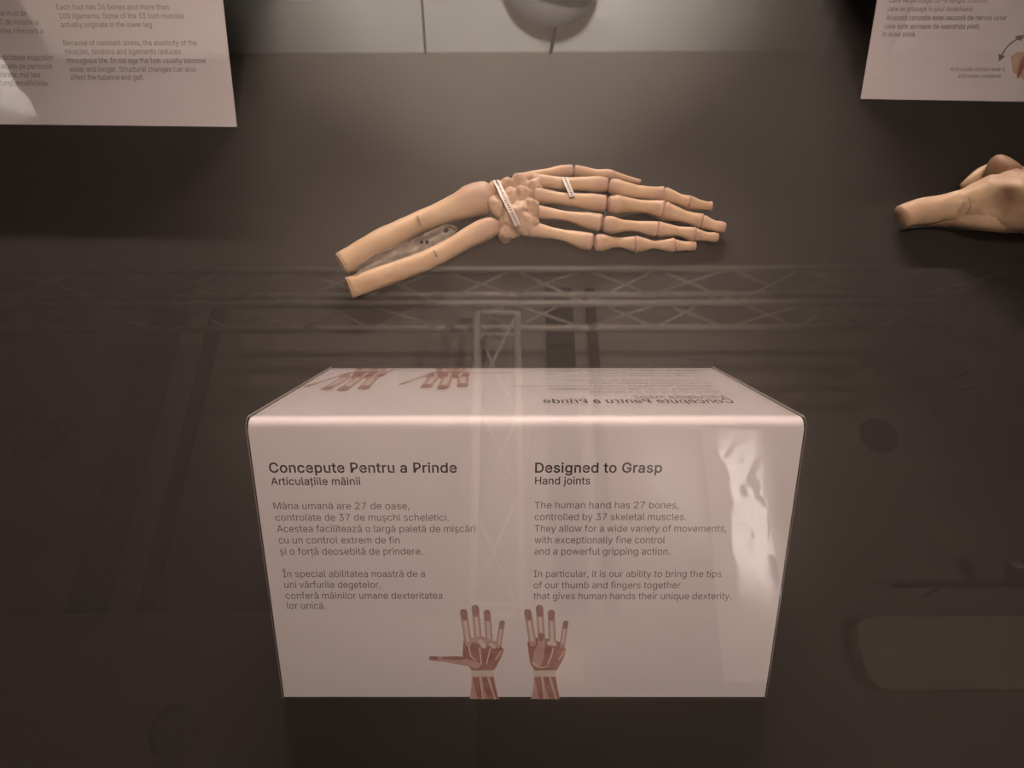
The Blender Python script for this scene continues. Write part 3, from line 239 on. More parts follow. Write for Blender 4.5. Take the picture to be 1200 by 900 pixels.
GLYPH_DATA = ''',188;38,-119 68,71 137,71 84,-119|-453;337,244 337,188 114,188 114,244|.188;95,-4 83,-3 73,1 63,9 55,18 51,29 50,41 51,53 55,64 63,73 73,81 83,85 95,87 107,85 118,81 128,73 135,64 140,53 141,41 140,29 135,18 128,9 118,1 107,-3|0453;227,-7 191,-3 158,7 130,24 105,48 85,77 69,113 57,155 50,202 48,254 50,306 57,353 69,395 85,431 106,461 130,484 159,502 191,512 227,516 262,512 295,502 323,484 348,461 368,431 384,395 396,353 403,306 405,254 403,202 396,155 384,113 368,77 348,48 323,24 295,7 263,-3;227,50 250,52 271,60 290,74 306,92 320,116 330,144 338,176 342,213 344,254 342,295 338,332 330,365 320,393 306,416 290,435 271,449 250,457 227,460 203,457 182,449 163,435 147,416 134,393 123,365 115,332 111,295 109,254 111,213 115,176 123,144 134,116 147,92 163,74 182,60 203,52|1453;76,0 76,55 391,55 391,0;276,509 276,0 212,0 212,448 209,448 86,358 86,427 198,509|2453;64,0 64,47 234,229 282,282 294,298 303,312 311,327 316,341 319,356 320,371 319,389 315,405 308,419 298,431 287,441 273,449 258,455 241,458 224,460 205,458 188,454 172,447 159,438 148,427 139,413 132,398 128,381 127,362 66,362 68,391 75,418 86,442 102,464 121,482 143,496 168,507 196,513 225,516 254,513 281,507 306,497 328,482 346,465 361,445 372,423 379,398 381,372 380,354 377,336 371,318 363,299 351,280 336,259 317,235 294,209 267,180 153,60 153,57 389,57 389,0|3453;218,-7 188,-5 159,1 133,10 108,22 88,38 70,57 57,79 48,104 44,132 109,132 112,115 118,100 126,87 137,76 150,66 165,59 182,54 200,51 219,50 239,51 258,55 275,61 291,69 304,80 315,93 323,108 328,125 329,145 328,163 323,180 316,196 306,211 292,223 275,234 254,241 229,246 201,248 157,248 157,299 288,448 288,452 70,452 70,509 372,509 372,461 211,278 211,289 247,290 279,286 308,276 333,262 354,244 371,222 383,198 391,173 393,145 390,116 383,90 370,66 354,45 333,27 309,12 281,2 251,-5|4453;40,105 40,158 247,509 311,509 109,166 109,163 413,163 413,105;282,0 282,121 282,146 282,318 343,318 343,0|5453;221,-7 192,-5 165,1 140,11 118,25 99,41 83,60 71,82 63,105 60,130 122,130 125,115 130,102 138,89 148,78 160,68 173,60 188,54 204,51 221,50 241,51 259,56 276,64 291,75 304,89 314,104 322,122 326,141 328,162 326,183 321,203 314,221 303,237 290,251 275,262 257,270 238,275 218,277 201,276 184,273 167,268 152,262 139,255 128,246 67,253 96,509 366,509 366,452 151,452 134,301 136,301 148,311 162,318 178,325 194,330 212,333 229,334 252,332 274,328 294,321 313,311 330,299 345,285 358,269 370,251 379,231 386,210 390,187 391,163 388,132 381,102 369,76 352,52 332,32 309,15 282,3 253,-4|6453;226,-7 196,-4 168,3 142,15 119,31 100,51 84,74 73,101 66,130 64,162 65,187 71,212 80,239 93,268 112,302 137,340 252,509 322,509 151,261 145,261 165,288 196,307 208,311 221,313 235,314 265,312 291,305 316,295 337,280 355,262 370,240 380,215 387,187 389,157 387,127 379,98 368,73 352,50 333,30 310,14 284,3 257,-4;226,48 245,50 263,55 279,63 293,73 304,86 314,101 322,119 326,137 327,157 326,178 322,196 314,213 304,228 293,241 279,251 263,259 245,264 226,265 207,264 190,259 174,252 160,241 148,229 138,214 131,197 126,179 125,158 126,138 131,119 138,102 148,86 160,73 174,63 190,55 207,50|7453;97,0 323,448 323,452 62,452 62,509 391,509 391,449 165,0|8453;226,-7 193,-5 163,1 136,11 111,25 91,42 74,62 62,84 54,109 52,135 53,156 58,176 65,195 75,212 87,228 101,241 117,252 134,260 153,265 153,267 129,276 109,289 93,308 80,330 73,354 70,380 73,405 79,429 90,450 106,469 124,485 146,498 170,508 197,514 226,516 255,514 282,508 306,498 328,485 346,469 361,450 373,429 379,405 382,380 379,354 372,330 359,308 343,289 323,276 300,267 300,265 319,260 335,252 351,241 365,228 377,212 387,195 395,176 399,156 401,135 398,109 391,84 378,62 362,42 341,25 317,11 289,1 259,-5;226,49 248,50 267,54 285,60 300,69 313,79 323,91 331,106 335,121 337,139 335,157 330,173 322,189 312,202 298,213 283,223 265,230 247,234 226,235 206,234 187,230 169,223 154,213 140,202 130,189 122,173 117,157 115,139 117,121 121,106 129,91 139,79 152,69 167,60 185,54 205,50;226,290 244,291 260,294 274,300 287,308 298,318 307,330 314,344 318,359 319,376 318,392 314,407 308,420 299,432 288,442 275,449 260,455 244,459 226,460 208,459 192,455 177,449 164,442 153,432 145,420 138,407 134,392 133,376 134,359 138,344 145,330 154,318 165,308 178,300 193,294 209,291|9453;226,516 256,513 285,506 310,494 333,478 352,458 368,434 380,408 387,378 389,347 387,322 382,296 373,270 359,240 340,207 315,168 200,0 130,0 301,248 307,248 287,221 257,202 245,198 232,195 218,195 188,197 161,203 137,214 116,229 98,247 83,269 72,294 66,321 64,352 66,382 73,411 85,436 101,459 120,479 143,494 168,506 196,513;226,460 207,459 190,454 174,446 160,435 148,423 138,407 131,390 127,372 125,352 127,331 131,313 138,295 148,280 160,268 174,257 190,250 207,245 226,243 245,245 263,249 279,257 293,267 305,280 314,295 322,312 326,330 327,350 326,371 322,390 314,407 305,422 293,435 279,446 263,454 245,459|A480;16,0 201,509 276,509 463,0 395,0 287,302 264,372 232,478 245,478 213,371 191,302 85,0;110,142 110,199 370,199 370,142|B456;60,0 60,509 241,509 274,507 304,501 329,491 350,477 367,461 381,442 390,421 396,398 398,374 397,353 393,336 387,320 378,307 368,295 356,286 343,278 329,272 315,267 315,262 331,260 347,254 363,245 378,234 391,220 402,203 411,184 416,161 418,136 416,111 410,88 400,67 386,48 368,31 344,18 317,8 284,2 247,0;125,57 245,57 281,60 309,67 330,80 344,96 353,115 355,137 354,153 350,169 342,184 333,197 320,209 306,218 289,225 269,229 248,231 125,231;125,285 238,285 256,287 273,290 288,296 302,304 314,314 323,326 330,340 335,355 336,372 333,393 326,412 313,429 294,442 270,449 240,452 125,452|C510;267,-7 225,-3 186,7 150,25 119,49 92,79 70,115 53,157 44,203 40,254 44,305 53,352 70,393 92,429 119,459 150,484 186,501 225,512 267,516 293,514 317,511 340,504 362,496 383,485 402,471 419,456 435,438 448,418 459,397 467,373 473,348 408,348 404,365 397,380 389,395 380,407 369,418 357,428 344,437 330,444 315,449 300,453 284,455 267,456 237,453 209,445 184,432 161,414 141,391 125,364 113,332 106,295 103,254 106,213 113,177 125,145 141,117 161,94 184,76 210,63 237,56 267,53 284,54 300,56 315,60 330,65 344,72 357,81 369,90 380,102 389,114 397,128 404,144 408,160 473,160 467,135 459,112 448,91 435,71 420,53 402,38 383,24 363,13 341,5 317,-2 293,-6|D502;219,0 96,0 96,57 215,57 254,60 288,68 318,81 343,99 363,122 379,149 390,181 397,216 399,255 397,294 390,329 379,361 364,388 344,410 320,428 291,441 258,449 221,452 93,452 93,509 225,509 273,505 315,495 353,478 385,455 412,426 433,391 449,351 458,306 462,255 458,205 449,159 433,119 411,83 384,54 351,31 312,14 268,3;125,509 125,0 60,0 60,509|E419;60,0 60,509 372,509 372,452 125,452 125,286 355,286 355,229 125,229 125,57 375,57 375,0|F410;60,0 60,509 369,509 369,452 125,452 125,278 346,278 346,221 125,221 125,0|G520;269,-7 225,-3 185,7 149,25 118,49 91,79 69,116 53,157 43,203 40,254 43,305 53,352 69,393 91,429 117,459 149,484 184,501 223,512 265,516 291,514 316,510 340,504 363,494 384,483 403,469 421,453 436,436 449,416 460,395 468,373 474,349 408,349 402,365 395,379 387,393 378,406 368,417 356,427 344,436 330,443 315,448 300,453 283,455 265,456 236,453 209,445 183,432 160,414 141,392 125,364 113,332 106,295 103,254 106,213 113,177 125,145 141,117 161,95 184,76 210,63 238,56 269,53 296,55 322,61 345,71 365,85 382,102 396,123 407,147 413,173 415,202 434,199 283,199 283,256 478,256 478,200 475,160 466,124 451,91 431,62 406,38 377,19 344,5 308,-4|H517;60,0 60,509 125,509 125,289 392,289 392,509 457,509 457,0 392,0 392,232 125,232 125,0|I300;31,0 31,57 118,57 118,452 31,452 31,509 269,509 269,452 183,452 183,57 269,57 269,0|J396;185,-7 143,-2 106,11 75,33 52,63 38,100 33,145 33,173 98,173 98,145 100,117 108,93 122,74 139,61 160,53 185,50 209,53 230,61 248,74 261,93 269,117 272,145 272,509 336,509 336,145 332,100 318,63 294,33 263,11 227,-2|K467;104,145 104,216 139,261 174,303 212,344 364,509 448,509 231,276 228,276;60,0 60,509 125,509 125,334 124,225 125,193 125,0;372,0 188,259 228,309 449,0|L393;60,0 60,509 125,509 125,57 361,57 361,0|M628;60,0 60,509 152,509 277,187 287,159 299,123 311,84 322,49 307,49 318,83 330,121 342,158 352,187 476,509 568,509 568,0 504,0 504,291 504,327 505,369 506,413 507,457 513,457 498,409 482,363 467,322 456,291 342,0 286,0 170,291 159,321 145,361 129,408 112,457 119,457 120,416 121,372 122,328 122,291 122,0|N523;60,0 60,509 136,509 343,183 363,151 388,107 414,55 405,54 401,108 399,157 399,195 399,509 463,509 463,0 387,0 202,290 177,331 148,381 108,452 119,454 122,384 124,328 125,291 125,0|O533;267,-7 225,-3 186,7 150,25 119,49 92,79 70,115 53,157 44,203 40,254 44,305 53,352 70,393 92,429 119,459 150,484 186,501 225,512 267,516 309,512 348,501 384,484 415,459 442,429 464,393 480,352 490,305 493,254 490,203 480,157 464,115 442,79 415,49 384,25 348,7 309,-3;267,53 296,55 324,63 349,76 372,94 392,116 408,144 420,176 428,213 430,254 428,295 420,332 408,365 392,392 372,415 349,433 324,446 296,453 267,456 237,453 210,445 184,433 161,415 142,392 125,364 113,332 106,295 103,254 106,213 113,176 125,144 142,117 161,94 184,76 210,63 237,55|P445;60,0 60,509 235,509 272,506 305,499 332,487 356,471 375,452 390,430 400,404 407,377 409,348 407,318 400,291 390,265 375,243 356,223 332,207 305,195 272,188 235,186 109,186 109,242 233,242 257,244 279,248 297,256 312,266 324,279 333,294 339,310 343,328 344,348 343,367 339,385 333,402 324,416 312,428 297,439 279,446 257,451 232,452 125,452 125,0|Q533;245,159 313,159 369,85 384,65 468,-48 401,-48 346,27 331,46;267,-7 225,-3 186,7 150,25 119,49 92,79 70,115 53,157 44,203 40,254 44,305 53,352 70,393 92,429 119,459 150,484 186,501 225,512 267,516 309,512 348,501 384,484 415,459 442,429 464,393 480,352 490,305 493,254 490,203 480,157 464,115 442,79 415,49 384,25 348,7 309,-3;267,53 296,55 324,63 349,76 372,94 392,116 408,144 420,176 428,213 430,254 428,295 420,332 408,365 392,392 372,415 349,433 324,446 296,453 267,456 237,453 210,445 184,433 161,415 142,392 125,364 113,332 106,295 103,254 106,213 113,176 125,144 142,117 161,94 184,76 210,63 237,55|R449;60,0 60,509 236,509 273,506 305,500 333,489 356,473 376,455 390,433 401,408 407,381 409,352 407,323 401,296 390,271 376,250 356,232 333,217 305,206 273,200 236,198 96,198 96,255 234,255 258,256 280,260 298,267 313,276 325,287 334,300 340,316 344,333 345,352 344,371 340,389 334,405 325,419 313,430 298,440 279,446 258,451 233,452 125,452 125,0;353,0 230,229 303,229 428,0|S447;224,-9 188,-7 156,-1 128,9 102,23 81,40 64,60 51,83 42,109 38,137 104,137 108,118 114,102 123,88 136,76 150,66 166,59 185,53 204,50 224,49 246,50 267,54 286,60 303,69 317,79 329,92 338,106 344,122 346,139 344,154 340,168 332,179 322,189 310,197 296,205 245,222 184,239 145,253 112,269 86,289 67,313 56,341 52,372 54,400 62,425 75,448 92,468 113,484 138,498 165,508 195,514 227,516 259,514 289,508 316,498 340,484 360,468 377,449 390,427 398,403 401,378 337,378 332,402 320,421 302,437 280,449 254,456 225,459 204,457 185,454 167,448 152,440 139,430 129,418 121,405 117,391 115,376 117,359 122,345 131,334 142,324 155,315 169,308 212,293 264,279 312,264 328,256 344,248 359,238 372,226 384,213 395,198 402,180 407,161 408,139 406,112 399,87 386,64 370,43 349,25 323,11 294,0 261,-7|T449;32,452 32,509 417,509 417,452 257,452 257,0 193,0 193,452|U517;259,-8 220,-6 186,2 154,15 126,33 103,55 85,80 71,108 63,140 60,173 60,509 124,509 124,178 126,155 132,133 141,113 153,95 169,80 187,68 208,59 232,53 259,52 285,53 309,59 331,68 349,80 364,95 377,113 385,133 391,155 393,178 393,509 457,509 457,173 454,140 446,108 433,80 414,55 391,33 363,15 332,2 297,-6|V480;204,0 16,509 84,509 192,206 215,137 248,31 235,31 267,138 290,206 395,509 463,509 278,0|W686;155,0 16,509 82,509 163,196 175,145 187,94 197,40 189,40 200,94 211,145 224,196 306,509 380,509 462,196 474,145 486,94 497,40 488,40 499,94 510,145 523,196 603,509 670,509 530,0 455,0 368,323 351,391 336,475 350,475 335,395 318,323 230,0|X474;18,0 217,284 217,236 29,509 104,509 178,400 204,361 223,329 243,292 232,292 252,329 272,361 298,400 374,509 446,509 259,239 259,287 456,0 382,0 292,129 268,165 250,195 230,231 244,231 225,196 206,166 182,129 91,0|Y472;203,0 203,208 16,509 91,509 192,344 222,292 250,230 224,230 251,293 280,344 381,509 455,509 268,208 268,0|Z438;42,0 42,46 273,385 306,431 341,476 348,454 285,452 223,452 40,452 40,509 397,509 397,462 169,129 134,81 97,33 90,54 152,57 214,57 399,57 399,0|a389;160,-9 137,-7 115,-3 94,5 76,15 60,29 48,45 38,63 32,84 30,108 32,128 36,146 43,161 53,174 64,184 78,193 92,200 108,206 125,211 178,220 234,227 265,235 276,255 276,257 275,272 272,285 267,297 260,307 251,315 240,322 227,327 212,330 196,331 178,330 163,327 149,322 118,301 100,274 41,291 51,313 64,331 79,346 95,358 114,368 133,375 153,380 173,383 194,384 239,379 255,375 271,369 286,360 300,350 312,336 322,320 330,301 335,278 337,251 337,0 277,0 277,52 272,52 252,25 242,16 229,8 215,1 199,-4 181,-7;170,45 192,47 211,51 228,59 242,68 254,80 263,93 270,108 274,122 276,138 276,190 259,182 231,176 200,171 175,168 134,159 122,153 112,147 103,139 97,130 93,118 92,105 93,93 96,82 102,72 109,64 119,57 130,52 142,48 156,46|b424;229,-8 208,-7 189,-3 172,4 159,12 147,21 138,31 118,59 112,59 112,0 53,0 53,509 114,509 114,319 118,319 137,346 147,355 158,364 171,373 188,379 207,383 229,384 259,382 287,374 313,361 335,342 354,320 370,293 381,261 388,227 390,189 388,151 381,116 370,84 355,57 336,34 313,16 288,3 260,-6;220,47 242,49 262,55 279,66 294,80 306,97 316,117 323,139 327,163 328,189 327,215 323,239 316,261 307,281 295,298 280,311 262,322 243,328 220,330 198,328 178,322 161,312 147,299 134,282 125,263 118,241 114,216 113,189 114,162 118,138 125,115 135,95 147,78 162,65 179,55 198,49|c396;207,-8 174,-5 144,3 117,16 93,35 72,58 56,85 44,116 37,150 34,187 37,225 44,260 56,291 72,318 93,341 117,360 144,374 174,382 207,384 226,384 243,381 260,377 276,371 291,364 305,356 318,346 330,335 340,322 349,308 356,293 362,277 303,262 290,289 270,311 242,325 207,330 184,328 163,321 145,310 130,296 118,278 108,258 102,236 98,212 96,187 98,163 102,139 108,117 118,97 130,80 145,66 163,55 184,49 207,46 243,52 271,66 292,89 304,117 363,102 357,86 350,70 341,56 331,43 319,32 306,21 292,12 277,5 261,-1 244,-5 226,-7|d424;195,-8 165,-6 137,3 111,16 89,34 70,57 55,84 43,116 36,151 34,189 36,227 43,261 55,293 70,320 89,342 112,361 137,374 165,382 196,384 218,383 237,379 253,373 267,364 278,355 287,346 306,319 311,319 311,509 372,509 372,0 313,0 313,59 307,59 287,31 277,21 266,12 252,4 236,-3 217,-7;205,47 226,49 246,55 263,65 278,78 290,95 299,115 306,138 310,162 312,189 310,216 306,241 300,263 290,282 278,299 263,312 246,322 227,328 205,330 182,328 162,322 145,311 130,298 118,281 108,261 102,239 98,215 96,189 98,163 102,139 109,117 118,97 130,80 145,66 162,55 182,49|e404;212,-8 177,-5 145,3 117,16 92,35 72,58 56,85 44,116 37,150 34,187 36,224 44,258 55,290 71,317 91,340 115,359 142,373 172,382 205,384 226,383 246,380 266,374 285,366 303,355 319,341 334,324 347,305 357,282 365,256 370,227 371,194 371,169 75,169 75,221 338,221 310,202 308,226 304,248 298,269 288,286 277,301 263,314 246,323 227,328 205,330 183,328 164,323 146,313 131,301 119,286 109,270 102,251 97,231 96,211 96,178 98,151 102,127 110,106 121,88 135,73 151,61 169,53 190,48 212,46 227,47 241,49 254,53 265,58 276,65 285,73 294,82 300,93 306,105 365,91 358,72 348,55 335,39 320,26 302,14 283,4 261,-3 237,-7|f254;228,379 228,327 6,327 6,379;81,0 81,432 82,452 87,470 96,486 107,499 120,510 135,519 152,525 169,529 187,530 222,527 243,521 227,468 215,472 195,474 178,472 164,468 154,460 147,449 143,435 142,419 142,0|g425;207,-151 180,-149 156,-146 134,-140 114,-132 97,-122 82,-110 70,-97 59,-84 51,-69 101,-41 122,-66 131,-74 142,-82 154,-88 169,-93 187,-96 207,-97 236,-95 261,-87 282,-75 298,-58 308,-34 311,-6 311,68 306,68 287,41 277,32 266,23 252,16 236,10 217,6 195,5 165,7 138,14 113,27 90,43 71,65 55,90 43,120 36,154 34,191 36,229 43,263 55,293 71,320 90,342 112,361 138,374 166,382 196,384 218,383 237,379 253,373 267,365 279,356 288,346 308,319 313,319 313,379 372,379 372,-9 370,-40 363,-67 350,-90 334,-109 314,-124 291,-136 265,-144 237,-149;205,59 227,61 246,66 264,75 278,87 290,103 300,121 307,142 311,166 312,193 311,219 307,242 300,264 291,283 279,299 264,312 247,322 227,328 205,330 182,328 163,322 145,312 130,298 118,282 109,262 102,241 98,218 96,193 98,167 102,144 109,123 118,104 131,88 145,76 163,66 183,61|h410;114,227 114,0 53,0 53,509 114,509 114,287 102,287 116,319 132,344 152,362 175,374 200,382 227,384 252,383 275,377 295,369 313,356 328,340 341,321 350,298 355,271 357,240 357,0 296,0 296,235 293,263 286,286 273,304 256,318 235,326 210,329 192,328 176,324 161,317 147,308 136,297 126,283 119,266 115,248|i167;53,0 53,379 114,379 114,0;84,443 73,444 63,448 54,455 47,463 43,472 41,483 43,494 47,504 54,512 63,518 73,522 84,524 95,522 105,518 114,512 121,504 125,494 126,483 125,472 121,463 114,455 105,448 95,444|j167;53,379 114,379 114,-30 112,-52 108,-72 102,-90 92,-106 80,-119 65,-129 47,-137 27,-141 4,-143 -10,-143 -10,-87 2,-87 18,-85 31,-80 40,-72 47,-61 51,-46 53,-29;83,443 72,444 62,448 53,455 47,463 42,472 41,483 42,494 47,504 53,512 62,518 72,522 83,524 95,522 105,518 114,512 120,504 125,494 126,483 125,472 120,463 114,455 105,448 95,444|k381;110,137 110,212 121,212 284,379 360,379 184,199 177,199;53,0 53,509 114,509 114,0;294,0 148,186 191,229 372,0|l189;139,-2 112,0 91,8 74,20 62,37 55,59 53,84 53,509 114,509 114,99 114,83 117,71 120,62 126,57 135,53 146,52 160,53 170,54 181,3 162,-1|m610;53,0 53,379 112,379 112,295 108,295 114,314 122,331 132,346 144,358 158,368 172,376 187,382 203,385 219,386 245,383 268,375 287,361 303,342 314,320 321,295 312,295 318,312 326,329 337,343 350,356 364,366 381,375 398,381 417,385 437,386 458,385 478,380 497,372 514,361 529,346 541,328 550,307 555,283 557,255 557,0 496,0 496,254 493,279 485,298 473,313 456,323 438,329 419,330 402,329 387,326 374,320 363,312 353,302 345,290 340,277 336,263 335,247 335,0 274,0 274,260 272,280 265,297 253,311 238,322 220,328 199,330 185,329 171,326 158,320 145,312 135,302 126,289 119,274 115,257 114,238 114,0|n410;114,227 114,0 53,0 53,379 112,379 112,287 102,287 116,319 132,344 152,362 175,374 200,382 227,384 252,383 275,377 295,369 313,356 328,340 341,321 350,298 355,271 357,240 357,0 296,0 296,235 293,263 286,286 273,304 256,318 235,326 210,329 192,328 176,324 161,317 147,308 136,297 126,283 119,266 115,248|o415;207,-8 174,-5 144,3 117,16 93,35 72,58 56,85 44,116 37,150 34,187 37,225 44,260 56,291 72,318 93,341 117,360 144,374 174,382 207,384 241,382 271,374 299,360 323,341 343,318 359,291 371,260 379,225 381,187 379,150 371,116 359,85 343,58 323,35 299,16 271,3 241,-5;207,46 231,49 252,55 270,66 285,80 298,97 307,117 314,139 318,163 319,187 318,212 314,236 307,258 298,278 285,296 270,310 252,321 231,328 207,330 184,328 163,321 145,310 130,296 118,278 108,258 102,236 98,212 96,187 98,163 102,139 108,117 118,97 130,80 145,66 163,55 184,49|p424;53,-143 53,379 112,379 112,319 118,319 137,346 147,355 158,364 171,373 188,379 207,383 229,384 259,382 287,374 313,361 335,342 354,320 370,293 381,261 388,227 390,189 388,151 381,116 370,84 355,57 336,34 313,16 288,3 260,-6 229,-8 208,-7 189,-3 173,4 159,12 147,21 138,31 118,59 114,59 114,-143;220,47 242,49 262,55 279,66 294,80 306,97 316,117 323,139 327,163 328,189 327,215 323,239 316,261 307,281 295,298 280,311 262,322 243,328 220,330 198,328 178,322 161,312 147,299 134,282 125,263 118,241 114,216 113,189 114,162 118,138 125,115 135,95 147,78 162,65 179,55 198,49|q424;372,-143 311,-143 311,59 306,59 287,31 277,21 266,12 252,4 236,-3 217,-7 195,-8 165,-6 137,3 111,16 89,34 70,57 55,84 43,116 36,151 34,189 36,227 43,261 55,293 70,320 89,342 112,361 137,374 165,382 196,384 218,383 237,379 253,373 267,364 278,355 287,346 307,319 313,319 313,379 372,379;205,47 226,49 246,55 263,65 278,78 290,95 299,115 306,138 310,162 312,189 310,216 306,241 300,263 290,282 278,299 263,312 246,322 227,328 205,330 182,328 162,322 145,311 130,298 118,281 108,261 102,239 98,215 96,189 98,163 102,139 109,117 118,97 130,80 145,66 162,55 182,49|r259;53,0 53,379 112,379 112,321 115,321 124,339 137,354 152,367 171,377 191,383 213,385 229,384 243,384 243,322 230,324 207,326 190,324 174,321 159,315 146,306 135,296 126,284 119,269 115,254 114,237 114,0|s365;182,-8 157,-7 133,-3 112,3 93,12 76,24 62,38 50,54 41,73 36,94 94,107 101,87 111,72 124,60 141,52 160,47 181,45 206,47 227,53 244,62 258,74 265,88 268,103 266,115 262,126 254,136 243,144 229,150 212,155 149,170 118,180 92,192 72,208 58,227 50,249 47,274 49,295 55,314 65,332 79,347 95,360 115,370 137,378 161,383 187,384 212,383 234,379 254,372 271,363 286,352 299,339 309,324 318,308 324,290 268,277 262,291 254,304 243,316 228,325 210,331 187,333 166,331 147,326 131,317 119,305 111,292 109,277 110,264 115,253 124,243 136,235 152,229 172,223 229,209 261,200 287,187 306,171 320,153 328,131 331,107 329,85 323,65 312,47 298,31 281,18 260,6 236,-2 210,-7|t227;204,379 204,327 6,327 6,379;65,471 126,471 126,98 127,83 130,70 136,61 144,55 156,51 170,50 185,51 202,54 213,2 192,-3 168,-4 138,-1 113,7 92,21 77,41 68,64 65,93|u410;182,-5 158,-3 135,2 115,11 97,23 82,39 69,59 60,82 54,109 53,139 53,379 114,379 114,144 116,117 124,94 137,75 154,61 175,53 200,50 218,51 234,55 249,62 263,71 274,83 283,97 290,113 295,132 296,153 296,379 357,379 357,0 298,0 298,92 307,92 294,60 277,35 257,17 234,5 209,-3|v389;163,0 17,379 84,379 165,155 187,87 206,21 184,21 203,87 224,155 305,379 371,379 226,0|w567;138,0 23,379 87,379 133,214 154,137 175,41 165,41 186,135 206,214 252,379 316,379 362,214 382,136 402,41 391,41 413,135 434,214 480,379 545,379 429,0 368,0 319,172 305,225 291,280 277,338 291,338 277,280 263,225 248,172 199,0|x379;21,0 171,218 171,171 29,379 100,379 147,306 179,253 207,206 175,206 202,253 233,306 282,379 352,379 209,169 209,214 358,0 287,0 231,85 200,136 173,182 205,182 178,136 148,85 91,0|y389;47,-139 61,-86 71,-87 104,-89 113,-86 122,-81 130,-74 138,-64 145,-51 151,-36 163,-1 17,379 84,379 165,155 187,87 206,21 184,21 202,87 224,155 305,379 371,379 204,-58 196,-77 187,-93 177,-107 165,-119 153,-128 139,-136 125,-141 109,-144 91,-145 65,-143|z380;42,0 42,46 254,320 254,323 48,323 48,379 333,379 333,331 126,60 126,56 339,56 339,0|Î300;31,0 31,57 118,57 118,452 31,452 31,509 269,509 269,452 183,452 183,57 269,57 269,0;101,565 41,565 41,567 121,659 179,659 260,567 260,565 199,565 150,624|â389;160,-9 137,-7 115,-3 94,5 76,15 60,29 48,45 38,63 32,84 30,108 32,128 36,146 43,161 53,174 64,184 78,193 92,200 108,206 125,211 178,220 234,227 265,235 276,255 276,257 275,272 272,285 267,297 260,307 251,315 240,322 227,327 212,330 196,331 178,330 163,327 149,322 118,301 100,274 41,291 51,313 64,331 79,346 95,358 114,368 133,375 153,380 173,383 194,384 239,379 255,375 271,369 286,360 300,350 312,336 322,320 330,301 335,278 337,251 337,0 277,0 277,52 272,52 252,25 242,16 229,8 215,1 199,-4 181,-7;170,45 192,47 211,51 228,59 242,68 254,80 263,93 270,108 274,122 276,138 276,190 259,182 231,176 200,171 175,168 134,159 122,153 112,147 103,139 97,130 93,118 92,105 93,93 96,82 102,72 109,64 119,57 130,52 142,48 156,46;140,435 80,435 80,438 160,529 218,529 299,438 299,435 238,435 189,495|î167;53,0 53,379 114,379 114,0;34,435 -26,435 -26,438 54,529 112,529 193,438 193,435 132,435 83,495|ă389;160,-9 137,-7 115,-3 94,5 76,15 60,29 48,45 38,63 32,84 30,108 32,128 36,146 43,161 53,174 64,184 78,193 92,200 108,206 125,211 178,220 234,227 265,235 276,255 276,257 275,272 272,285 267,297 260,307 251,315 240,322 227,327 212,330 196,331 178,330 163,327 149,322 118,301 100,274 41,291 51,313 64,331 79,346 95,358 114,368 133,375 153,380 173,383 194,384 239,379 255,375 271,369 286,360 300,350 312,336 322,320 330,301 335,278 337,251 337,0 277,0 277,52 272,52 252,25 242,16 229,8 215,1 199,-4 181,-7;170,45 192,47 211,51 228,59 242,68 254,80 263,93 270,108 274,122 276,138 276,190 259,182 231,176 200,171 175,168 134,159 122,153 112,147 103,139 97,130 93,118 92,105 93,93 96,82 102,72 109,64 119,57 130,52 142,48 156,46;189,433 171,434 155,439 139,446 125,455 114,467 104,481 96,496 92,512 90,529 135,529 137,515 142,502 150,491 161,483 174,478 189,476 204,478 217,483 228,491 236,502 241,515 243,529 288,529 287,512 282,496 275,481 265,467 253,456 240,446 224,439 207,434|Ș447;224,-9 188,-7 156,-1 128,9 102,23 81,40 64,60 51,83 42,109 38,137 104,137 108,118 114,102 123,88 136,76 150,66 166,59 185,53 204,50 224,49 246,50 267,54 286,60 303,69 317,79 329,92 338,106 344,122 346,139 344,154 340,168 332,179 322,189 310,197 296,205 245,222 184,239 145,253 112,269 86,289 67,313 56,341 52,372 54,400 62,425 75,448 92,468 113,484 138,498 165,508 195,514 227,516 259,514 289,508 316,498 340,484 360,468 377,449 390,427 398,403 401,378 337,378 332,402 320,421 302,437 280,449 254,456 225,459 204,457 185,454 167,448 152,440 139,430 129,418 121,405 117,391 115,376 117,359 122,345 131,334 142,324 155,315 169,308 212,293 264,279 312,264 328,256 344,248 359,238 372,226 384,213 395,198 402,180 407,161 408,139 406,112 399,87 386,64 370,43 349,25 323,11 294,0 261,-7;164,-168 192,-40 254,-40 211,-168|ș365;182,-8 157,-7 133,-3 112,3 93,12 76,24 62,38 50,54 41,73 36,94 94,107 101,87 111,72 124,60 141,52 160,47 181,45 206,47 227,53 244,62 258,74 265,88 268,103 266,115 262,126 254,136 243,144 229,150 212,155 149,170 118,180 92,192 72,208 58,227 50,249 47,274 49,295 55,314 65,332 79,347 95,360 115,370 137,378 161,383 187,384 212,383 234,379 254,372 271,363 286,352 299,339 309,324 318,308 324,290 268,277 262,291 254,304 243,316 228,325 210,331 187,333 166,331 147,326 131,317 119,305 111,292 109,277 110,264 115,253 124,243 136,235 152,229 172,223 229,209 261,200 287,187 306,171 320,153 328,131 331,107 329,85 323,65 312,47 298,31 281,18 260,6 236,-2 210,-7;127,-168 154,-40 217,-40 174,-168|Ț449;32,452 32,509 417,509 417,452 257,452 257,0 193,0 193,452;165,-168 193,-40 255,-40 212,-168|ț227;204,379 204,327 6,327 6,379;65,471 126,471 126,98 127,83 130,70 136,61 144,55 156,51 170,50 185,51 202,54 213,2 192,-3 168,-4 138,-1 113,7 92,21 77,41 68,64 65,93;69,-168 97,-40 159,-40 116,-168| 188'''
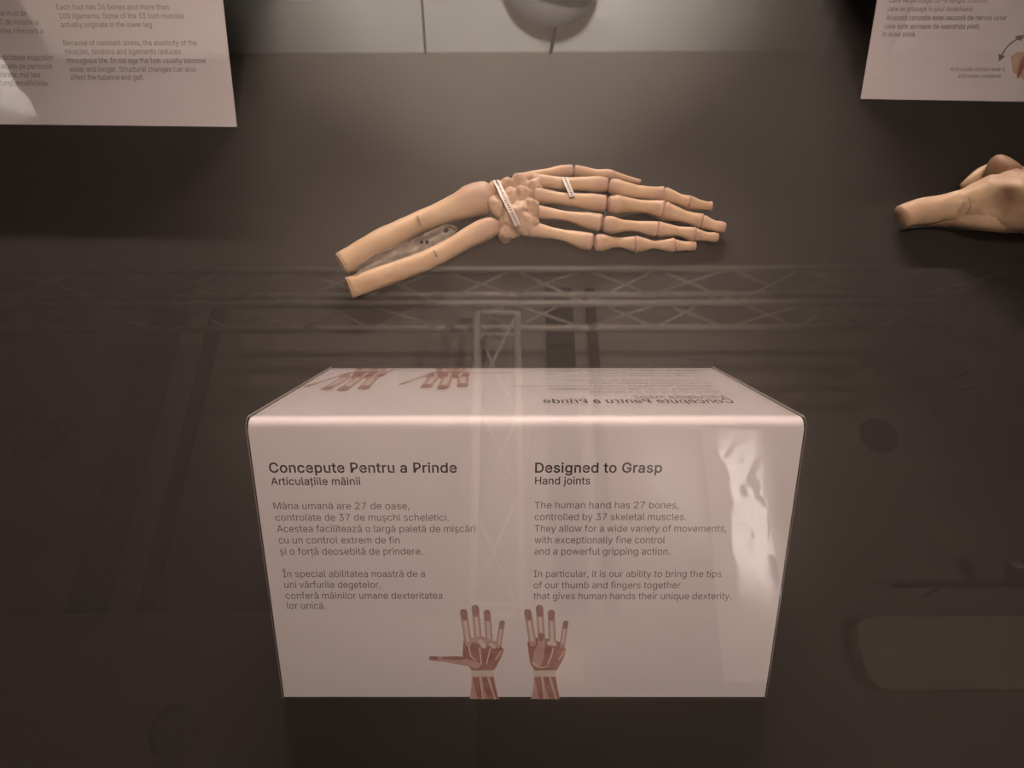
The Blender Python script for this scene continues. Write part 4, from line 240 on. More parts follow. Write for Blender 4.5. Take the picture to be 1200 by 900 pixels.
TA, TH, TW = 0.1214, 0.1452, 0.297
GLYPHS = {}
for _g in GLYPH_DATA.split('|'):
    _p = _g[1:].split(';'); GLYPHS[_g[0]] = (int(_p[0]) / 1000, [[tuple(int(x) / 1000 for x in q.split(',')) for q in l.split()] for l in _p[1:]])
CAPH = max(y for l in GLYPHS['H'][1] for x, y in l)
def text_mesh(s, bold=0.0):
    verts, faces, x = [], [], 0.0
    for ch in s:
        adv, loops = GLYPHS[ch]; fat = []
        for l in loops:
            l = [p for k, p in enumerate(l) if p != l[k - 1]]; n = len(l); q = []
            for k in range(n):
                a, b, d = Vector(l[k - 1]), Vector(l[k]), Vector(l[(k + 1) % n]); t0 = (b - a).normalized(); t1 = (d - b).normalized()
                nn = Vector((-t0.y - t1.y, t0.x + t1.x)); nn = nn / max(0.6, nn.length ** 2 / 2) if nn.length > 1e-6 else nn
                q.append(b + nn * bold)
            ar = sum(q[k - 1].x * q[k].y - q[k].x * q[k - 1].y for k in range(n)); fat.append((ar, q))
        if fat:
            sg = max(fat, key=lambda f: abs(f[0]))[0]
            outs = [[q] for a, q in fat if a * sg > 0]
            for a, q in fat:
                if a * sg > 0: continue
                c = sum(q, Vector((0, 0))) / len(q)
                for o in outs:
                    if min(v.x for v in o[0]) < c.x < max(v.x for v in o[0]) and min(v.y for v in o[0]) < c.y < max(v.y for v in o[0]): o.append(q); break
            for o in outs:
                base = len(verts); verts += [(x + v.x, v.y, 0) for q in o for v in q]
                faces += [[base + t for t in tri] for tri in tessellate_polygon([[v.to_3d() for v in q] for q in o])]
        x += adv + bold * 1.2
    me = bpy.data.meshes.new('text'); me.from_pydata(verts, [], faces); return me
class Panel:
    """one sloping face of a tent sign; u along the ridge, v down the slope, n out of the face"""
    def __init__(s, ridge_mid, u, v):
        s.o = ridge_mid; s.u = u; s.v = v; s.n = v.cross(u).normalized()
        if s.n.z < 0: s.n = -s.n
    def uv(s, px, py, lift=0.0):
        p = on_plane(px, py, s.o, s.n) - s.o; return p.dot(s.u), p.dot(s.v)
    def P(s, a, b, lift): return s.o + s.u * a + s.v * b + s.n * lift
    def text(s, bm, body, x0, x1, base, cap, bold=0.0, right=False, scale=None, flip=False, y1=None):
        """lays one line of print between two photo points (its left and right end, and its cap height)"""
        me = text_mesh(body, bold)
        xs = [v.co.x for v in me.vertices]; mn, mxx = min(xs), max(xs); nat = mxx - mn
        a0, b0 = s.uv(x0, base); a1, b1 = s.uv(x1, base if y1 is None else y1)
        _, bc = s.uv((x0 + x1) / 2, base - cap)
        sy = abs((b0 + b1) / 2 - bc) / CAPH
        if right: sx = scale; a0 = a1 - nat * sx if not flip else a1 + nat * sx; b0 = b1
        else: sx = abs(a1 - a0) / nat
        sg = -1 if flip else 1
        nv = []
        for v in me.vertices:
            a = a0 + sg * (v.co.x - mn) * sx; t = (v.co.x - mn) / nat
            b = b0 + (b1 - b0) * t - sg * v.co.y * sy
            nv.append(bm.verts.new(s.P(a, b, 0.0002)))
        for p in me.polygons:
            try: bm.faces.new([nv[i] for i in p.vertices])
            except ValueError: pass
        bpy.data.meshes.remove(me); return sx
    def poly(s, bm, pts, lift):
        vs = [bm.verts.new(s.P(a, b, lift)) for a, b in pts]
        f = bm.faces.new(vs); bmesh.ops.triangulate(bm, faces=[f])
    def polypx(s, bm, pts, lift): s.poly(bm, [s.uv(*p) for p in pts], lift)
    def stroke(s, bm, pts, hw, lift, px=True, n=7):
        """a round-ended flat stroke of varying half-width along points"""
        if px:
            q = [s.uv(*p) for p in pts]
            k = depth(s.P(*q[0], 0)) / F; hw = [h * k for h in (hw if isinstance(hw, (list, tuple)) else [hw] * len(pts))]
        else: q = pts; hw = hw if isinstance(hw, (list, tuple)) else [hw] * len(pts)
        q = catmull([(*a, h) for a, h in zip(q, hw)], 5) if len(q) > 1 else q
        L, R = [], []
        for i, (a, b, h) in enumerate(q):
            i0, i1 = max(i - 1, 0), min(i + 1, len(q) - 1)
            d = Vector((q[i1][0] - q[i0][0], q[i1][1] - q[i0][1])).normalized(); nn = Vector((-d.y, d.x))
            if i == 0:
                for k in range(n):
                    t = math.pi * k / (n - 1); v = Vector((a, b)) + (nn * math.cos(t) - d * math.sin(t)) * h
                    (L if k < n // 2 + 1 else R).append(v)
                L = L[::-1]
                continue
            L.append(Vector((a, b)) + nn * h); R.append(Vector((a, b)) - nn * h)
            if i == len(q) - 1:
                for k in range(1, n - 1):
                    t = math.pi * k / (n - 1); R.append(Vector((a, b)) - (nn * math.cos(t) - d * math.sin(t)) * h)
        s.poly(bm, [tuple(v) for v in L + R[::-1]], lift)

def tent(label, mid, yaw, W=TW, group='folded acrylic signs in the case'):
    """mid: point on the deck under the middle of the ridge"""
    c, s = math.cos(yaw), math.sin(yaw); ux = Vector((c, s, 0)); uy = Vector((-s, c, 0)); uz = Vector((0, 0, 1))
    t = thing('tent_sign', label, 'sign', mid, group)
    SL = math.hypot(TA, TH); vf = (-uy * TA - uz * TH).normalized(); vb = (uy * TA - uz * TH).normalized()
    top = mid + uz * TH
    # folded clear sheet: outer profile with a rounded ridge, inner profile 2 mm below
    def prof(off, r, a=1.0):
        half = math.atan2(TA, TH); out = []
        nf = Vector((-math.cos(half), math.sin(half)))      # front normal in (y, z)
        foot = Vector((-TA, 0.0)) - nf * off
        foot.y = 0.0012; tt = (foot.y - (0 - nf.y * off)) / TH
        foot.x = -TA * (1 - 0) - nf.x * off + 0.0
        apex = Vector((0, TH - off / math.sin(half)))
        cc = apex - Vector((0, r / math.sin(half)))
        ang = math.pi / 2 - half                             # angle of the normals from vertical
        arc = [cc + Vector((-math.sin(x), math.cos(x))) * r for x in [ang * (1 - 2 * k / 8) for k in range(9)]]
        dirf = Vector((-math.sin(half), -math.cos(half)))
        k = (arc[0].y - 0.0012) / math.cos(half)
        f = arc[0] + dirf * k
        return [f] + arc + [Vector((-f.x, f.y))]
    po, pi = prof(0, 0.006), prof(0.0010, 0.005)
    bm = bmesh.new(); P3 = lambda q, x: mid + uy * q.x + uz * q.y + ux * x
    loop = po + pi[::-1]
    rings(bm, [[P3(q, -W / 2) for q in loop], [P3(q, W / 2) for q in loop]], cap=False)
    n = len(po); bm.verts.ensure_lookup_table(); N = len(loop)
    for off in (0, N):
        for i in range(n - 1):
            a, b, cI, d = off + i, off + i + 1, off + N - 2 - i, off + N - 1 - i
            bm.faces.new([bm.verts[k] for k in ((a, b, cI, d) if off else (d, cI, b, a))])
    bmesh.ops.recalc_face_normals(bm, faces=bm.faces)
    acr = obj('acrylic_cover', bm, M['acrylic'], t)
    acr.data.materials.append(M['rim'])
    for p in acr.data.polygons:
        if abs(p.normal.dot(ux)) > 0.9: p.material_index = 1
    # white sheets under the cover
    sheets = []
    for nm, v in (('front_sheet', vf), ('back_sheet', vb)):
        u = ux; nn = v.cross(u).normalized()
        if nn.z < 0: nn = -nn
        o = top - nn * 0.0016
        bm = bmesh.new(); a0, a1, b0, b1 = -W / 2 + 0.0006, W / 2 - 0.0006, 0.0070, SL - 0.0026
        rs = [[o + u * a + v * b + nn * h for a, b in ((a0, b0), (a1, b0), (a1, b1), (a0, b1))] for h in (-0.0004, 0)]
        rings(bm, rs); bmesh.ops.recalc_face_normals(bm, faces=bm.faces)
        sh = obj(nm, bm, M['paper'], t); sheets.append((sh, Panel(o, u, v)))
    bm = bmesh.new()                                   # folded strip of the sheet under the ridge
    q0 = [(-0.009 * TA / SL * 1.0, TH - 0.009 * TH / SL)]
    half = math.atan2(TA, TH); pr = prof(0.0016, 0.0044)[1:-1]; pr = [pr[0] + (pr[0] - pr[1]).normalized() * 0.0006] + pr + [pr[-1] + (pr[-1] - pr[-2]).normalized() * 0.0006]
    rs = [[P3(q, x) for x in (-W / 2 + 0.0009, W / 2 - 0.0009)] for q in pr]
    for a, b in zip(rs, rs[1:]):
        bm.faces.new([bm.verts.new(p) for p in (a[0], a[1], b[1], b[0])])
    bmesh.ops.remove_doubles(bm, verts=bm.verts, dist=1e-6)
    obj('sheet_fold', bm, M['paper'], t, True)
    return t, sheets[0], sheets[1]

def lines(panel, parent, name, rows, cap, m, bold=0.0):
    bm = bmesh.new()
    for r in rows: panel.text(bm, r[0], r[1], r[2], r[3], cap, bold)
    return obj(name, bm, m, parent)

# centre sign
tc_, (fs, FP), (bs, BP) = tent('white folded sign headed Designed to Grasp standing in front of the hand bones', Vector((0, 0, Z0)), YAW)
lines(FP, fs, 'heading', [('Concepute Pentru a Prinde', 316, 535.5, 553.5)], 11.3, M['ink'], 0.015)
lines(FP, fs, 'subheading', [('Articulațiile mâinii', 318, 422.5, 568)], 8.6, M['ink'], 0.009)
lines(FP, fs, 'paragraph', [('Mâna umană are 27 de oase,', 321, 480, 596.5), ('controlate de 37 de mușchi scheletici.', 323.5, 526, 610),
    ('Acestea facilitează o largă paletă de mișcări', 325, 557, 623.3), ('cu un control extrem de fin', 327, 468.5, 636.6),
    ('și o forță deosebită de prindere.', 328.5, 495.5, 649.8)], 8.0, M['ink_soft'])
lines(FP, fs, 'paragraph', [('În special abilitatea noastră de a', 332, 498, 676), ('uni vârfurile degetelor,', 333.8, 446, 688.7),
    ('conferă mâinilor umane dexteritatea', 335.3, 518.5, 701.5), ('lor unică.', 337, 382, 713.3)], 7.8, M['ink_soft'])
lines(FP, fs, 'heading', [('Designed to Grasp', 627, 775.5, 553.5)], 11.3, M['ink'], 0.015)
lines(FP, fs, 'subheading', [('Hand joints', 627, 691.5, 567.3)], 8.6, M['ink'], 0.009)
lines(FP, fs, 'paragraph', [('The human hand has 27 bones,', 626.5, 795, 595.5), ('controlled by 37 skeletal muscles.', 626.5, 804, 609.3),
    ('They allow for a wide variety of movements,', 626.5, 851, 623), ('with exceptionally fine control', 626.2, 779, 636.4),
    ('and a powerful gripping action.', 626, 785, 649.8)], 8.0, M['ink_soft'])
lines(FP, fs, 'paragraph', [('In particular, it is our ability to bring the tips', 625.5, 845, 676), ('of our thumb and fingers together', 625.3, 797, 689.2),
    ('that gives human hands their unique dexterity.', 625, 857, 702)], 7.8, M['ink_soft'])

def hand_print(panel, parent, T, fingers, palm, thumb, band, arm, tendons, arm_red, arm_tendon, lift0=0.0001, rim=2.5):
    """a printed hand: T maps drawing units to the face's (u, v)"""
    U = lambda pts: [T(*p) for p in pts]; k = abs(T(1, 0)[0] - T(0, 0)[0]); hs = lambda h: [x * k for x in h] if isinstance(h, (list, tuple)) else h * k
    bm = bmesh.new(); mats = []
    def layer(m, items, lift):
        mats.append(M[m]); n0 = len(bm.faces)
        for kind, pts, *h in items:
            if kind == 'p': panel.poly(bm, U(pts), lift)
            else: panel.stroke(bm, U(pts), hs(h[0]), lift, px=False)
        bm.faces.ensure_lookup_table()
        for f in bm.faces[n0:]: f.material_index = len(mats) - 1
    L0 = lift0; tips = []; soft = []
    for f in fingers:
        (x0, y0), (x1, y1) = f[0], f[1]; tips.append(('s', [(x0, y0), (x0 + (x1 - x0) * 0.20, y0 + (y1 - y0) * 0.20)], [f[-1], f[-1] * 0.85]))
        soft.append(('s', [(x0 + (x1 - x0) * 0.3, y0 + (y1 - y0) * 0.3), (x0 + (x1 - x0) * 0.9, y0 + (y1 - y0) * 0.9)], [f[-1] * 0.45, f[-1] * 0.5]))
    layer('line', [('s', f[:-1], f[-1] + rim) for f in fingers], L0)
    layer('muscle', [('p', palm)], L0 + 0.00005)
    layer('muscle_pale', [('p', arm)], L0 + 0.00005)
    layer('skin', [('s', f[:-1], f[-1]) for f in fingers], L0 + 0.0001)
    layer('tendon', soft, L0 + 0.00014)
    layer('tip', tips, L0 + 0.00016)
    layer('muscle_pale', thumb, L0 + 0.00016)
    layer('muscle', arm_red, L0 + 0.0002)
    layer('tendon', [('s', t[:-1], t[-1]) for t in tendons + arm_tendon] + [('p', band)], L0 + 0.00024)
    root = obj('hand_drawing', bm, None, parent)
    for m in mats: root.data.materials.append(m)
    return root
# drawing units of the two front hands: picture units of the enlarged print, mapped through the photo onto the face
TF = lambda x, y: FP.uv(480 + x / 5.4545, 690 + y / 5.4545)
hand_print(FP, fs, TF,
    [[(345, 148), (375, 350), 21], [(420, 122), (440, 330), 21], [(495, 152), (510, 345), 20], [(592, 216), (568, 365), 15]],
    [(345, 330), (400, 312), (450, 308), (520, 325), (575, 345), (602, 390), (585, 440), (548, 508), (530, 525), (400, 522), (372, 490), (338, 420)],
    [('s', [(140, 443), (230, 450), (330, 462), (430, 486)], [19, 22, 30, 26]), ('s', [(395, 330), (455, 322), (505, 340), (550, 352)], [14, 26, 24, 16])],
    [(394, 520), (538, 518), (536, 560), (396, 560)], [(398, 556), (538, 556), (552, 640), (580, 729), (380, 729), (394, 640)],
    [[(378, 365), (392, 425), (422, 452), 4.5], [(448, 375), (458, 480), 4.5], [(516, 380), (492, 475), 4.5], [(586, 395), (550, 450), 3.5], [(455, 335), (475, 365), 18], [(520, 355), (540, 370), 13]],
    [('p', [(402, 560), (442, 560), (470, 729), (440, 729)]), ('p', [(462, 560), (498, 560), (555, 729), (512, 729), (478, 640)]), ('p', [(512, 560), (534, 560), (576, 729), (560, 729)]), ('s', [(215, 440), (300, 442), (370, 440)], [12, 16, 8]), ('s', [(140, 440), (170, 442)], [16, 13])],
    [[(452, 562), (462, 650), (472, 729), 4], [(500, 565), (528, 650), (556, 730), 4]])
hand_print(FP, fs, TF,
    [[(755, 148), (788, 350), 21], [(830, 122), (845, 330), 21], [(905, 152), (912, 345), 20], [(998, 216), (974, 365), 15]],
    [(752, 340), (800, 312), (850, 312), (915, 322), (975, 345), (1000, 390), (985, 440), (948, 508), (930, 525), (798, 522), (772, 480), (762, 420)],
    [('s', [(838, 295), (842, 350), (826, 420), (815, 470)], [20, 24, 36, 34])],
    [(790, 520), (934, 518), (932, 560), (794, 560)], [(795, 556), (934, 556), (946, 640), (968, 729), (770, 729), (790, 640)],
    [[(918, 378), (905, 430), (882, 480), 4.5], [(990, 395), (955, 450), 3.5], [(895, 345), (925, 350), 18], [(790, 470), (830, 500), (890, 492), 4]],
    [('p', [(797, 560), (838, 560), (862, 729), (835, 729)]), ('p', [(856, 560), (892, 560), (945, 729), (905, 729), (872, 640)]), ('p', [(906, 560), (930, 560), (966, 729), (950, 729)]), ('s', [(840, 292), (842, 320)], [17, 16])],
    [[(846, 562), (855, 650), (864, 729), 4], [(895, 565), (920, 650), (946, 730), 4]])
# back face: the print stands on its head seen from here
bm = bmesh.new(); BP.text(bm, 'Concepute Pentru a Prinde', 862, 637, 472.5, -5, 0.013, flip=True); obj('heading', bm, M['ink'], bs)
bm = bmesh.new(); BP.text(bm, 'Articulațiile mâinii', 855, 745, 467.2, -3.6, 0.006, flip=True); obj('subheading', bm, M['ink_soft'], bs)
for rows in ([('Mâna umană are 27 de oase,', 845, 690, 460.5), ('controlate de 37 de mușchi scheletici.', 841, 640, 457), ('Acestea facilitează o largă paletă de mișcări', 838, 602, 453.5), ('cu un control extrem de fin', 835, 690, 450.2), ('și o forță deosebită de prindere.', 832, 662, 447)],
             [('În special abilitatea noastră de a', 826, 662, 441.5), ('uni vârfurile degetelor,', 824, 700, 438.6), ('conferă mâinilor umane dexteritatea', 821, 640, 435.8)]):
    bm = bmesh.new()
    for r in rows: BP.text(bm, r[0], r[1], r[2], r[3], -2.2, 0, flip=True)
    obj('paragraph', bm, M['ink_faint'], bs)
def TB(cx):
    a0, _ = BP.uv(cx, 430); b0 = math.hypot(TA, TH) - 0.003; print('B452', BP.uv(430, 452), BP.uv(530, 445), BP.uv(530,428), b0)
    # print units: x to the reader's left, y up the face from the sheet's lower edge
    return lambda x, y: (a0 + x * 0.00025, b0 - y * 0.0004)
for cx, th in ((438, False), (530, True)):
    F4 = [[(-50, 232), (-40, 110), 14], [(-4, 240), (-2, 110), 14.5], [(46, 226), (38, 110), 14.5], [(-112, 205), (-62, 80), 7]]
    if cx == 530: F4 = [[(-40, 212), (-36, 105), 14.5], [(6, 222), (3, 105), 14.5], [(56, 204), (48, 105), 14.5], [(-112, 185), (-62, 80), 7]]
    hand_print(BP, bs, TB(cx), F4, [(-66, 70), (-66, 110), (-40, 122), (30, 122), (62, 105), (66, 60), (45, 40), (-40, 40)],
        [('s', [(200, 55), (120, 62), (50, 62)], [5, 7, 12])] if th else [('s', [(75, 20), (50, 60)], [6, 12])],
        [(-42, 30), (45, 30), (45, 42), (-42, 42)], [(-48, 0), (50, 0), (44, 34), (-42, 34)],
        [[(-40, 60), (-30, 105), 4], [(5, 60), (5, 105), 4], [(40, 55), (35, 100), 4]],
        [('p', [(-45, 2), (-25, 2), (-25, 30), (-40, 30)]), ('p', [(10, 2), (25, 2), (22, 30), (8, 30)])],
        [[(-20, 3), (-18, 30), 3], [(30, 3), (28, 30), 3]], rim=1.0)

# far signs: only their lower halves are in the picture
def tent_at(px, py, px2, py2, side, label, W=TW):
    p = at_z(px, py, Z0); q = at_z(px2, py2, Z0); u = (q - p).normalized() if q.x > p.x else (p - q).normalized()
    yaw = math.atan2(u.y, u.x); uy = Vector((-u.y, u.x, 0))
    mid = p + u * (W / 2 * (-1 if side == 'right' else 1)) + uy * TA
    return tent(label, Vector((mid.x, mid.y, Z0)), yaw, W)
tl_, (fl, LP), (_, _) = tent_at(278, 152, 0, 149, 'right', 'white folded sign about the foot at the far left of the case')
CAPL = 6.2
lines(LP, fl, 'paragraph', [('Each foot has 26 bones and more than', 67, 198, 11.3), ('100 ligaments. Some of the 33 foot muscles', 70, 216, 21.6),
    ('actually originate in the lower leg.', 72, 180, 31.8)], CAPL, M['ink_soft'])
lines(LP, fl, 'paragraph', [('Because of constant stress, the elasticity of the', 75, 231, 53.2), ('muscles, tendons and ligaments reduces', 77, 212, 63.4),
    ('throughout life. In old age the feet usually become', 79, 241.5, 74), ('wider and longer. Structural changes can also', 82, 230, 84.2),
    ('affect the balance and gait.', 83, 169, 93.6)], CAPL, M['ink_soft'])
for rows in ([('mai mult de', 32, 18.6), ('33 de mușchi ai', 46, 29), ('în partea inferioară a', 51, 39.4)],
             [('Din cauza solicitării, elasticitatea mușchilor', 63, 70.8), ('și a tendoanelor scade pe parcursul', 62, 80.8), ('vieții. La bătrânețe, mai late', 48, 90.8), ('și mai lungi, modificările', 56, 100.6)]):
    bm = bmesh.new()
    for s_, r, b in rows: LP.text(bm, s_, r - 60, r, b, CAPL, 0, right=True, scale=0.0078)
    obj('paragraph', bm, M['ink_soft'], fl)
tr_, (fr, RP), (_, _) = tent_at(1008, 119, 1200, 122.5, 'left', 'white folded sign about the elbow at the far right of the case')
lines(RP, fr, 'paragraph', [('care se propagă de-a lungul brațului,', 1042, 1158, 3), ('care se propagă în jurul mușchiului.', 1040, 1140, 13.2), ('Această senzație este cauzată de nervul ulnar', 1038, 1179, 23.6),
    ('care este aproape de suprafața pielii,', 1036, 1148, 33.6), ('în acea zonă.', 1033, 1073, 42.8)], 5.8, M['ink_soft'])
lines(RP, fr, 'caption', [('Articulația cotului este o', 1113, 1177, 83.2), ('articulație complexă', 1122, 1172, 91.2)], 4.6, M['ink_soft'])
bm = bmesh.new(); RP.stroke(bm, [(1173, 66), (1180, 55), (1190, 47), (1199, 44)], 0.9, 0.0002)
RP.polypx(bm, [(1170.5, 72), (1170, 63), (1178, 66)], 0.00022); RP.polypx(bm, [(1188, 43), (1200, 40.5), (1196, 48.5)], 0.00022)
obj('curved_arrow', bm, M['arrow'], fr)
bm = bmesh.new(); RP.polypx(bm, [(1184, 66), (1192, 61), (1206, 60), (1222, 66), (1226, 80), (1216, 94), (1198, 93), (1187, 84)], 0.0001); n0 = len(bm.faces)
RP.stroke(bm, [(1199, 69), (1197, 78), (1193, 90)], [2.5, 3, 1.5], 0.00016); RP.stroke(bm, [(1206, 66), (1212, 78), (1208, 90)], [2, 3, 2], 0.00016)
bm.faces.ensure_lookup_table()
for f in bm.faces[n0:]: f.material_index = 1
ed = obj('elbow_drawing', bm, M['amber'], fr); ed.data.materials.append(M['muscle'])

# ---------------------------------------------------------------- bones
def bone(bm, st, z=None, flat=1.0, sub=4, n=20, rough=0.05, cap0=True, cap1=True, joint=(0.25, 0.25), seed=0.0, grow=1.0):
    """st: stations (photo x, y, half-width in photo pixels, height of the bone's axis over the deck in metres)"""
    lay = bm.verts.layers.float.get('joint') or bm.verts.layers.float.new('joint')
    P = catmull([tuple(s) for s in st], sub); W3 = []
    for x, y, h, zz in P:
        p = at_z(x, y, Z0 + zz); W3.append((p, h * grow * depth(p) / F))
    if cap0:
        (p, r), (p1, _) = W3[0], W3[1]; d = (p - p1).normalized(); W3 = [(p + d * r * a, r * b) for a, b in ((0.30, 0.35), (0.24, 0.68), (0.13, 0.90))] + W3
    if cap1:
        (p, r), (p1, _) = W3[-1], W3[-2]; d = (p - p1).normalized(); W3 = W3 + [(p + d * r * a, r * b) for a, b in ((0.13, 0.90), (0.24, 0.68), (0.30, 0.35))]
    L = [0.0]
    for a, b in zip(W3, W3[1:]): L.append(L[-1] + (b[0] - a[0]).length)
    rs = []; js = []
    for i, (p, r) in enumerate(W3):
        t = (W3[min(i + 1, len(W3) - 1)][0] - W3[max(i - 1, 0)][0]).normalized()
        a = t.cross(Vector((0, 0, 1))).normalized(); b = a.cross(t)
        ring = []
        for k in range(n):
            th = 2 * math.pi * k / n; d = a * math.cos(th) + b * math.sin(th) * flat
            q = p + d * r
            nz = noise.noise(q * 90 + Vector((seed, 0, 0))) * rough * 1.6 + noise.noise(q * 260 + Vector((0, seed, 0))) * rough * 0.6
            ring.append(p + d * r * (1 + nz))
        rs.append(ring); f = L[i] / L[-1]
        j = max(0, 1 - f / joint[0]) if joint[0] else 0; j = max(j, max(0, 1 - (1 - f) / joint[1]) if joint[1] else 0); js.append(min(1, j * 1.3))
    vs = [[bm.verts.new(q) for q in r] for r in rs]
    for r, j in zip(vs, js):
        for v in r: v[lay] = j
    for r0, r1 in zip(vs, vs[1:]):
        for i in range(n): bm.faces.new((r0[i], r0[(i + 1) % n], r1[(i + 1) % n], r1[i]))
    bm.faces.new(vs[0][::-1]); bm.faces.new(vs[-1]); bmesh.ops.recalc_face_normals(bm, faces=bm.faces)
    return W3
def add_bone(name, st, parent, m='bone', **k):
    bm = bmesh.new(); W3 = bone(bm, st, **{q: v for q, v in k.items() if q != 'press'}); lay = bm.verts.layers.float['joint']
    for (px, py, z, rad, dep, stain) in k.get('press', ()):      # a dent (dep > 0) or bump (dep < 0) around one spot
        c = at_z(px, py, Z0 + z)
        for v in bm.verts:
            w_ = math.exp(-((v.co - c).length / rad) ** 2)
            if w_ > 0.01: v.co += (CAM - c).normalized() * -dep * w_; v[lay] = min(1.0, v[lay] + stain * w_)
    return obj(name, bm, M[m], parent, True), W3
def blob(bm, c, r, seed=0.0, amp=0.16, rot=0.0, j=0.9):
    lay = bm.verts.layers.float.get('joint') or bm.verts.layers.float.new('joint')
    q = bmesh.ops.create_icosphere(bm, subdivisions=3, radius=1.0); cr, sr = math.cos(rot), math.sin(rot)
    for v in q['verts']:
        d = v.co.copy(); k = 1 + amp * noise.noise(d * 1.3 + Vector((seed, seed * 2, 0))) + amp * 0.35 * noise.noise(d * 4 + Vector((seed, 0, 3)))
        x, y, z = d.x * r[0] * k, d.y * r[1] * k, d.z * r[2] * k
        v.co = c + Vector((x * cr - y * sr, x * sr + y * cr, z)); v[lay] = j
    return bm

hc = at_z(600, 255, Z0); hand = thing('hand_skeleton', 'ivory skeleton of a forearm and open hand lying behind the centre sign', 'bones', (hc.x, hc.y, Z0))
S = lambda pts, zs: [(x, y, h, z) for (x, y, h), z in zip(pts, zs if isinstance(zs, (list, tuple)) else [zs] * len(pts))]
# forearm
rad, RW = add_bone('radius', S([(400.5, 309, 13.8), (420, 299, 14.8), (440, 286.5, 15), (470, 271, 14.2), (492, 260.5, 13.6), (515, 251, 14), (538, 242, 17), (554, 235.5, 20), (568, 232, 20.5), (574, 231, 17)],
    [0.0145, 0.0145, 0.015, 0.015, 0.0145, 0.0145, 0.0155, 0.017, 0.0175, 0.0175]), hand, cap0=False, joint=(0, 0.33), rough=0.035, flat=0.92, seed=1)
uln, UW = add_bone('ulna', S([(410, 337, 13), (436, 328, 12.6), (463, 318.5, 12.2), (507, 302, 11.5), (540, 283.5, 11.5), (560, 272.5, 12.8), (574, 267, 12.5), (584, 266, 8)],
    [0.013, 0.0125, 0.012, 0.012, 0.0125, 0.0135, 0.015, 0.0155]), hand, cap0=False, joint=(0, 0.28), rough=0.035, seed=2)
def cut_face(parent, W3, m, k=0.985):
    p, r = W3[0]; t = (p - W3[2][0]).normalized(); a = t.cross(Vector((0, 0, 1))).normalized(); b = a.cross(t)
    bm = bmesh.new(); rs = []
    for h, s in ((0.0001, k), (0.0007, k * 0.985), (0.0008, 0.02)):
        rs.append([p + t * h + (a * math.cos(x * math.pi / 12) + b * math.sin(x * math.pi / 12)) * r * s * (1 + 0.04 * math.sin(3 * x * math.pi / 12)) for x in range(24)])
    rings(bm, rs); bmesh.ops.recalc_face_normals(bm, faces=bm.faces); o = obj('cut_face', bm, m, parent, False); return o
cut_face(rad, RW, M['cut'], 0.9); cut_face(uln, UW, M['cut'], 0.95)
# membrane between them
bm = bmesh.new(); top = [(409, 319), (432, 303), (452, 293), (470, 286), (488, 279), (506, 270), (524, 263), (535, 266)]; bot = [(412, 325), (436, 319), (462, 310), (484, 301), (506, 291), (518, 285), (528, 278), (536, 268)]
N = 8; grid = []
tp = catmull(top, 4); bp_ = catmull(bot, 4)
for (x0, y0), (x1, y1) in zip(tp, bp_):
    row = []
    for k in range(N + 1):
        f = k / N; x = x0 + (x1 - x0) * f; y = y0 + (y1 - y0) * f
        row.append(at_z(x, y, Z0 + 0.0235 - 0.006 * f - 0.005 * math.sin(math.pi * f) + 0.0026 * noise.noise(Vector((x * 0.12, y * 0.12, 0)))))
    grid.append(row)
for dz, flip in ((0, False), (-0.0012, True)):
    vs = [[bm.verts.new(p + Vector((0, 0, dz))) for p in r] for r in grid]
    for r0, r1 in zip(vs, vs[1:]):
        for k in range(N):
            q = (r0[k], r0[k + 1], r1[k + 1], r1[k]); bm.faces.new(q[::-1] if not flip else q)
    if not flip: first = vs
bnd = lambda v: v[0] + [r[-1] for r in v[1:]] + v[-1][-2::-1] + [r[0] for r in v[-2:0:-1]]
ba, bb = bnd(first), bnd(vs)
for i in range(len(ba)):
    j = (i + 1) % len(ba); bm.faces.new((ba[i], ba[j], bb[j], bb[i]))
bmesh.ops.recalc_face_normals(bm, faces=bm.faces)
mem = obj('interosseous_membrane', bm, M['membrane'], hand, True, label='grey dried membrane between the two forearm bones')
bm = bmesh.new()
for x, y, r in ((494, 284, 0.0011), (500.5, 283.5, 0.0010), (523, 270, 0.0015)):
    p = at_z(x, y, Z0 + 0.0175); blob(bm, p, (r * 1.4, r, 0.0022), x, 0.3, 0.5)
obj('membrane_hole', bm, M['black'], mem, True)
# carpus
carp = [(582, 226, 11, 10, 0.018), (594, 222, 9, 9, 0.017), (584, 243, 11, 11, 0.019), (598, 238, 10, 12, 0.021), (595, 257, 10, 11, 0.018), (608, 251, 11, 12, 0.02), (610, 218, 11, 11, 0.017),
        (613, 233, 12, 12, 0.021), (622, 246, 10, 11, 0.021), (618, 263, 12, 10, 0.018), (593, 272, 8, 9, 0.011), (626, 222, 9, 9, 0.02), (604, 265, 10, 10, 0.015)]
bm = bmesh.new()
for i, (x, y, rx, ry, z) in enumerate(carp):
    p = at_z(x, y, Z0 + z); k = depth(p) / F
    blob(bm, p, (rx * k * 1.12, ry * k * 1.25, min(0.0115, z - 0.001)), i * 3.1, 0.3, 0.3 * math.sin(i))
carpus = obj('carpus', bm, M['bone_joint'], hand, True, label='knobbly wrist bones under dried ligament')
md = carpus.modifiers.new('fuse', 'REMESH'); md.mode = 'VOXEL'; md.voxel_size = 0.0011; md.use_smooth_shade = True
md = carpus.modifiers.new('soften', 'SMOOTH'); md.iterations = 7; md.factor = 0.5
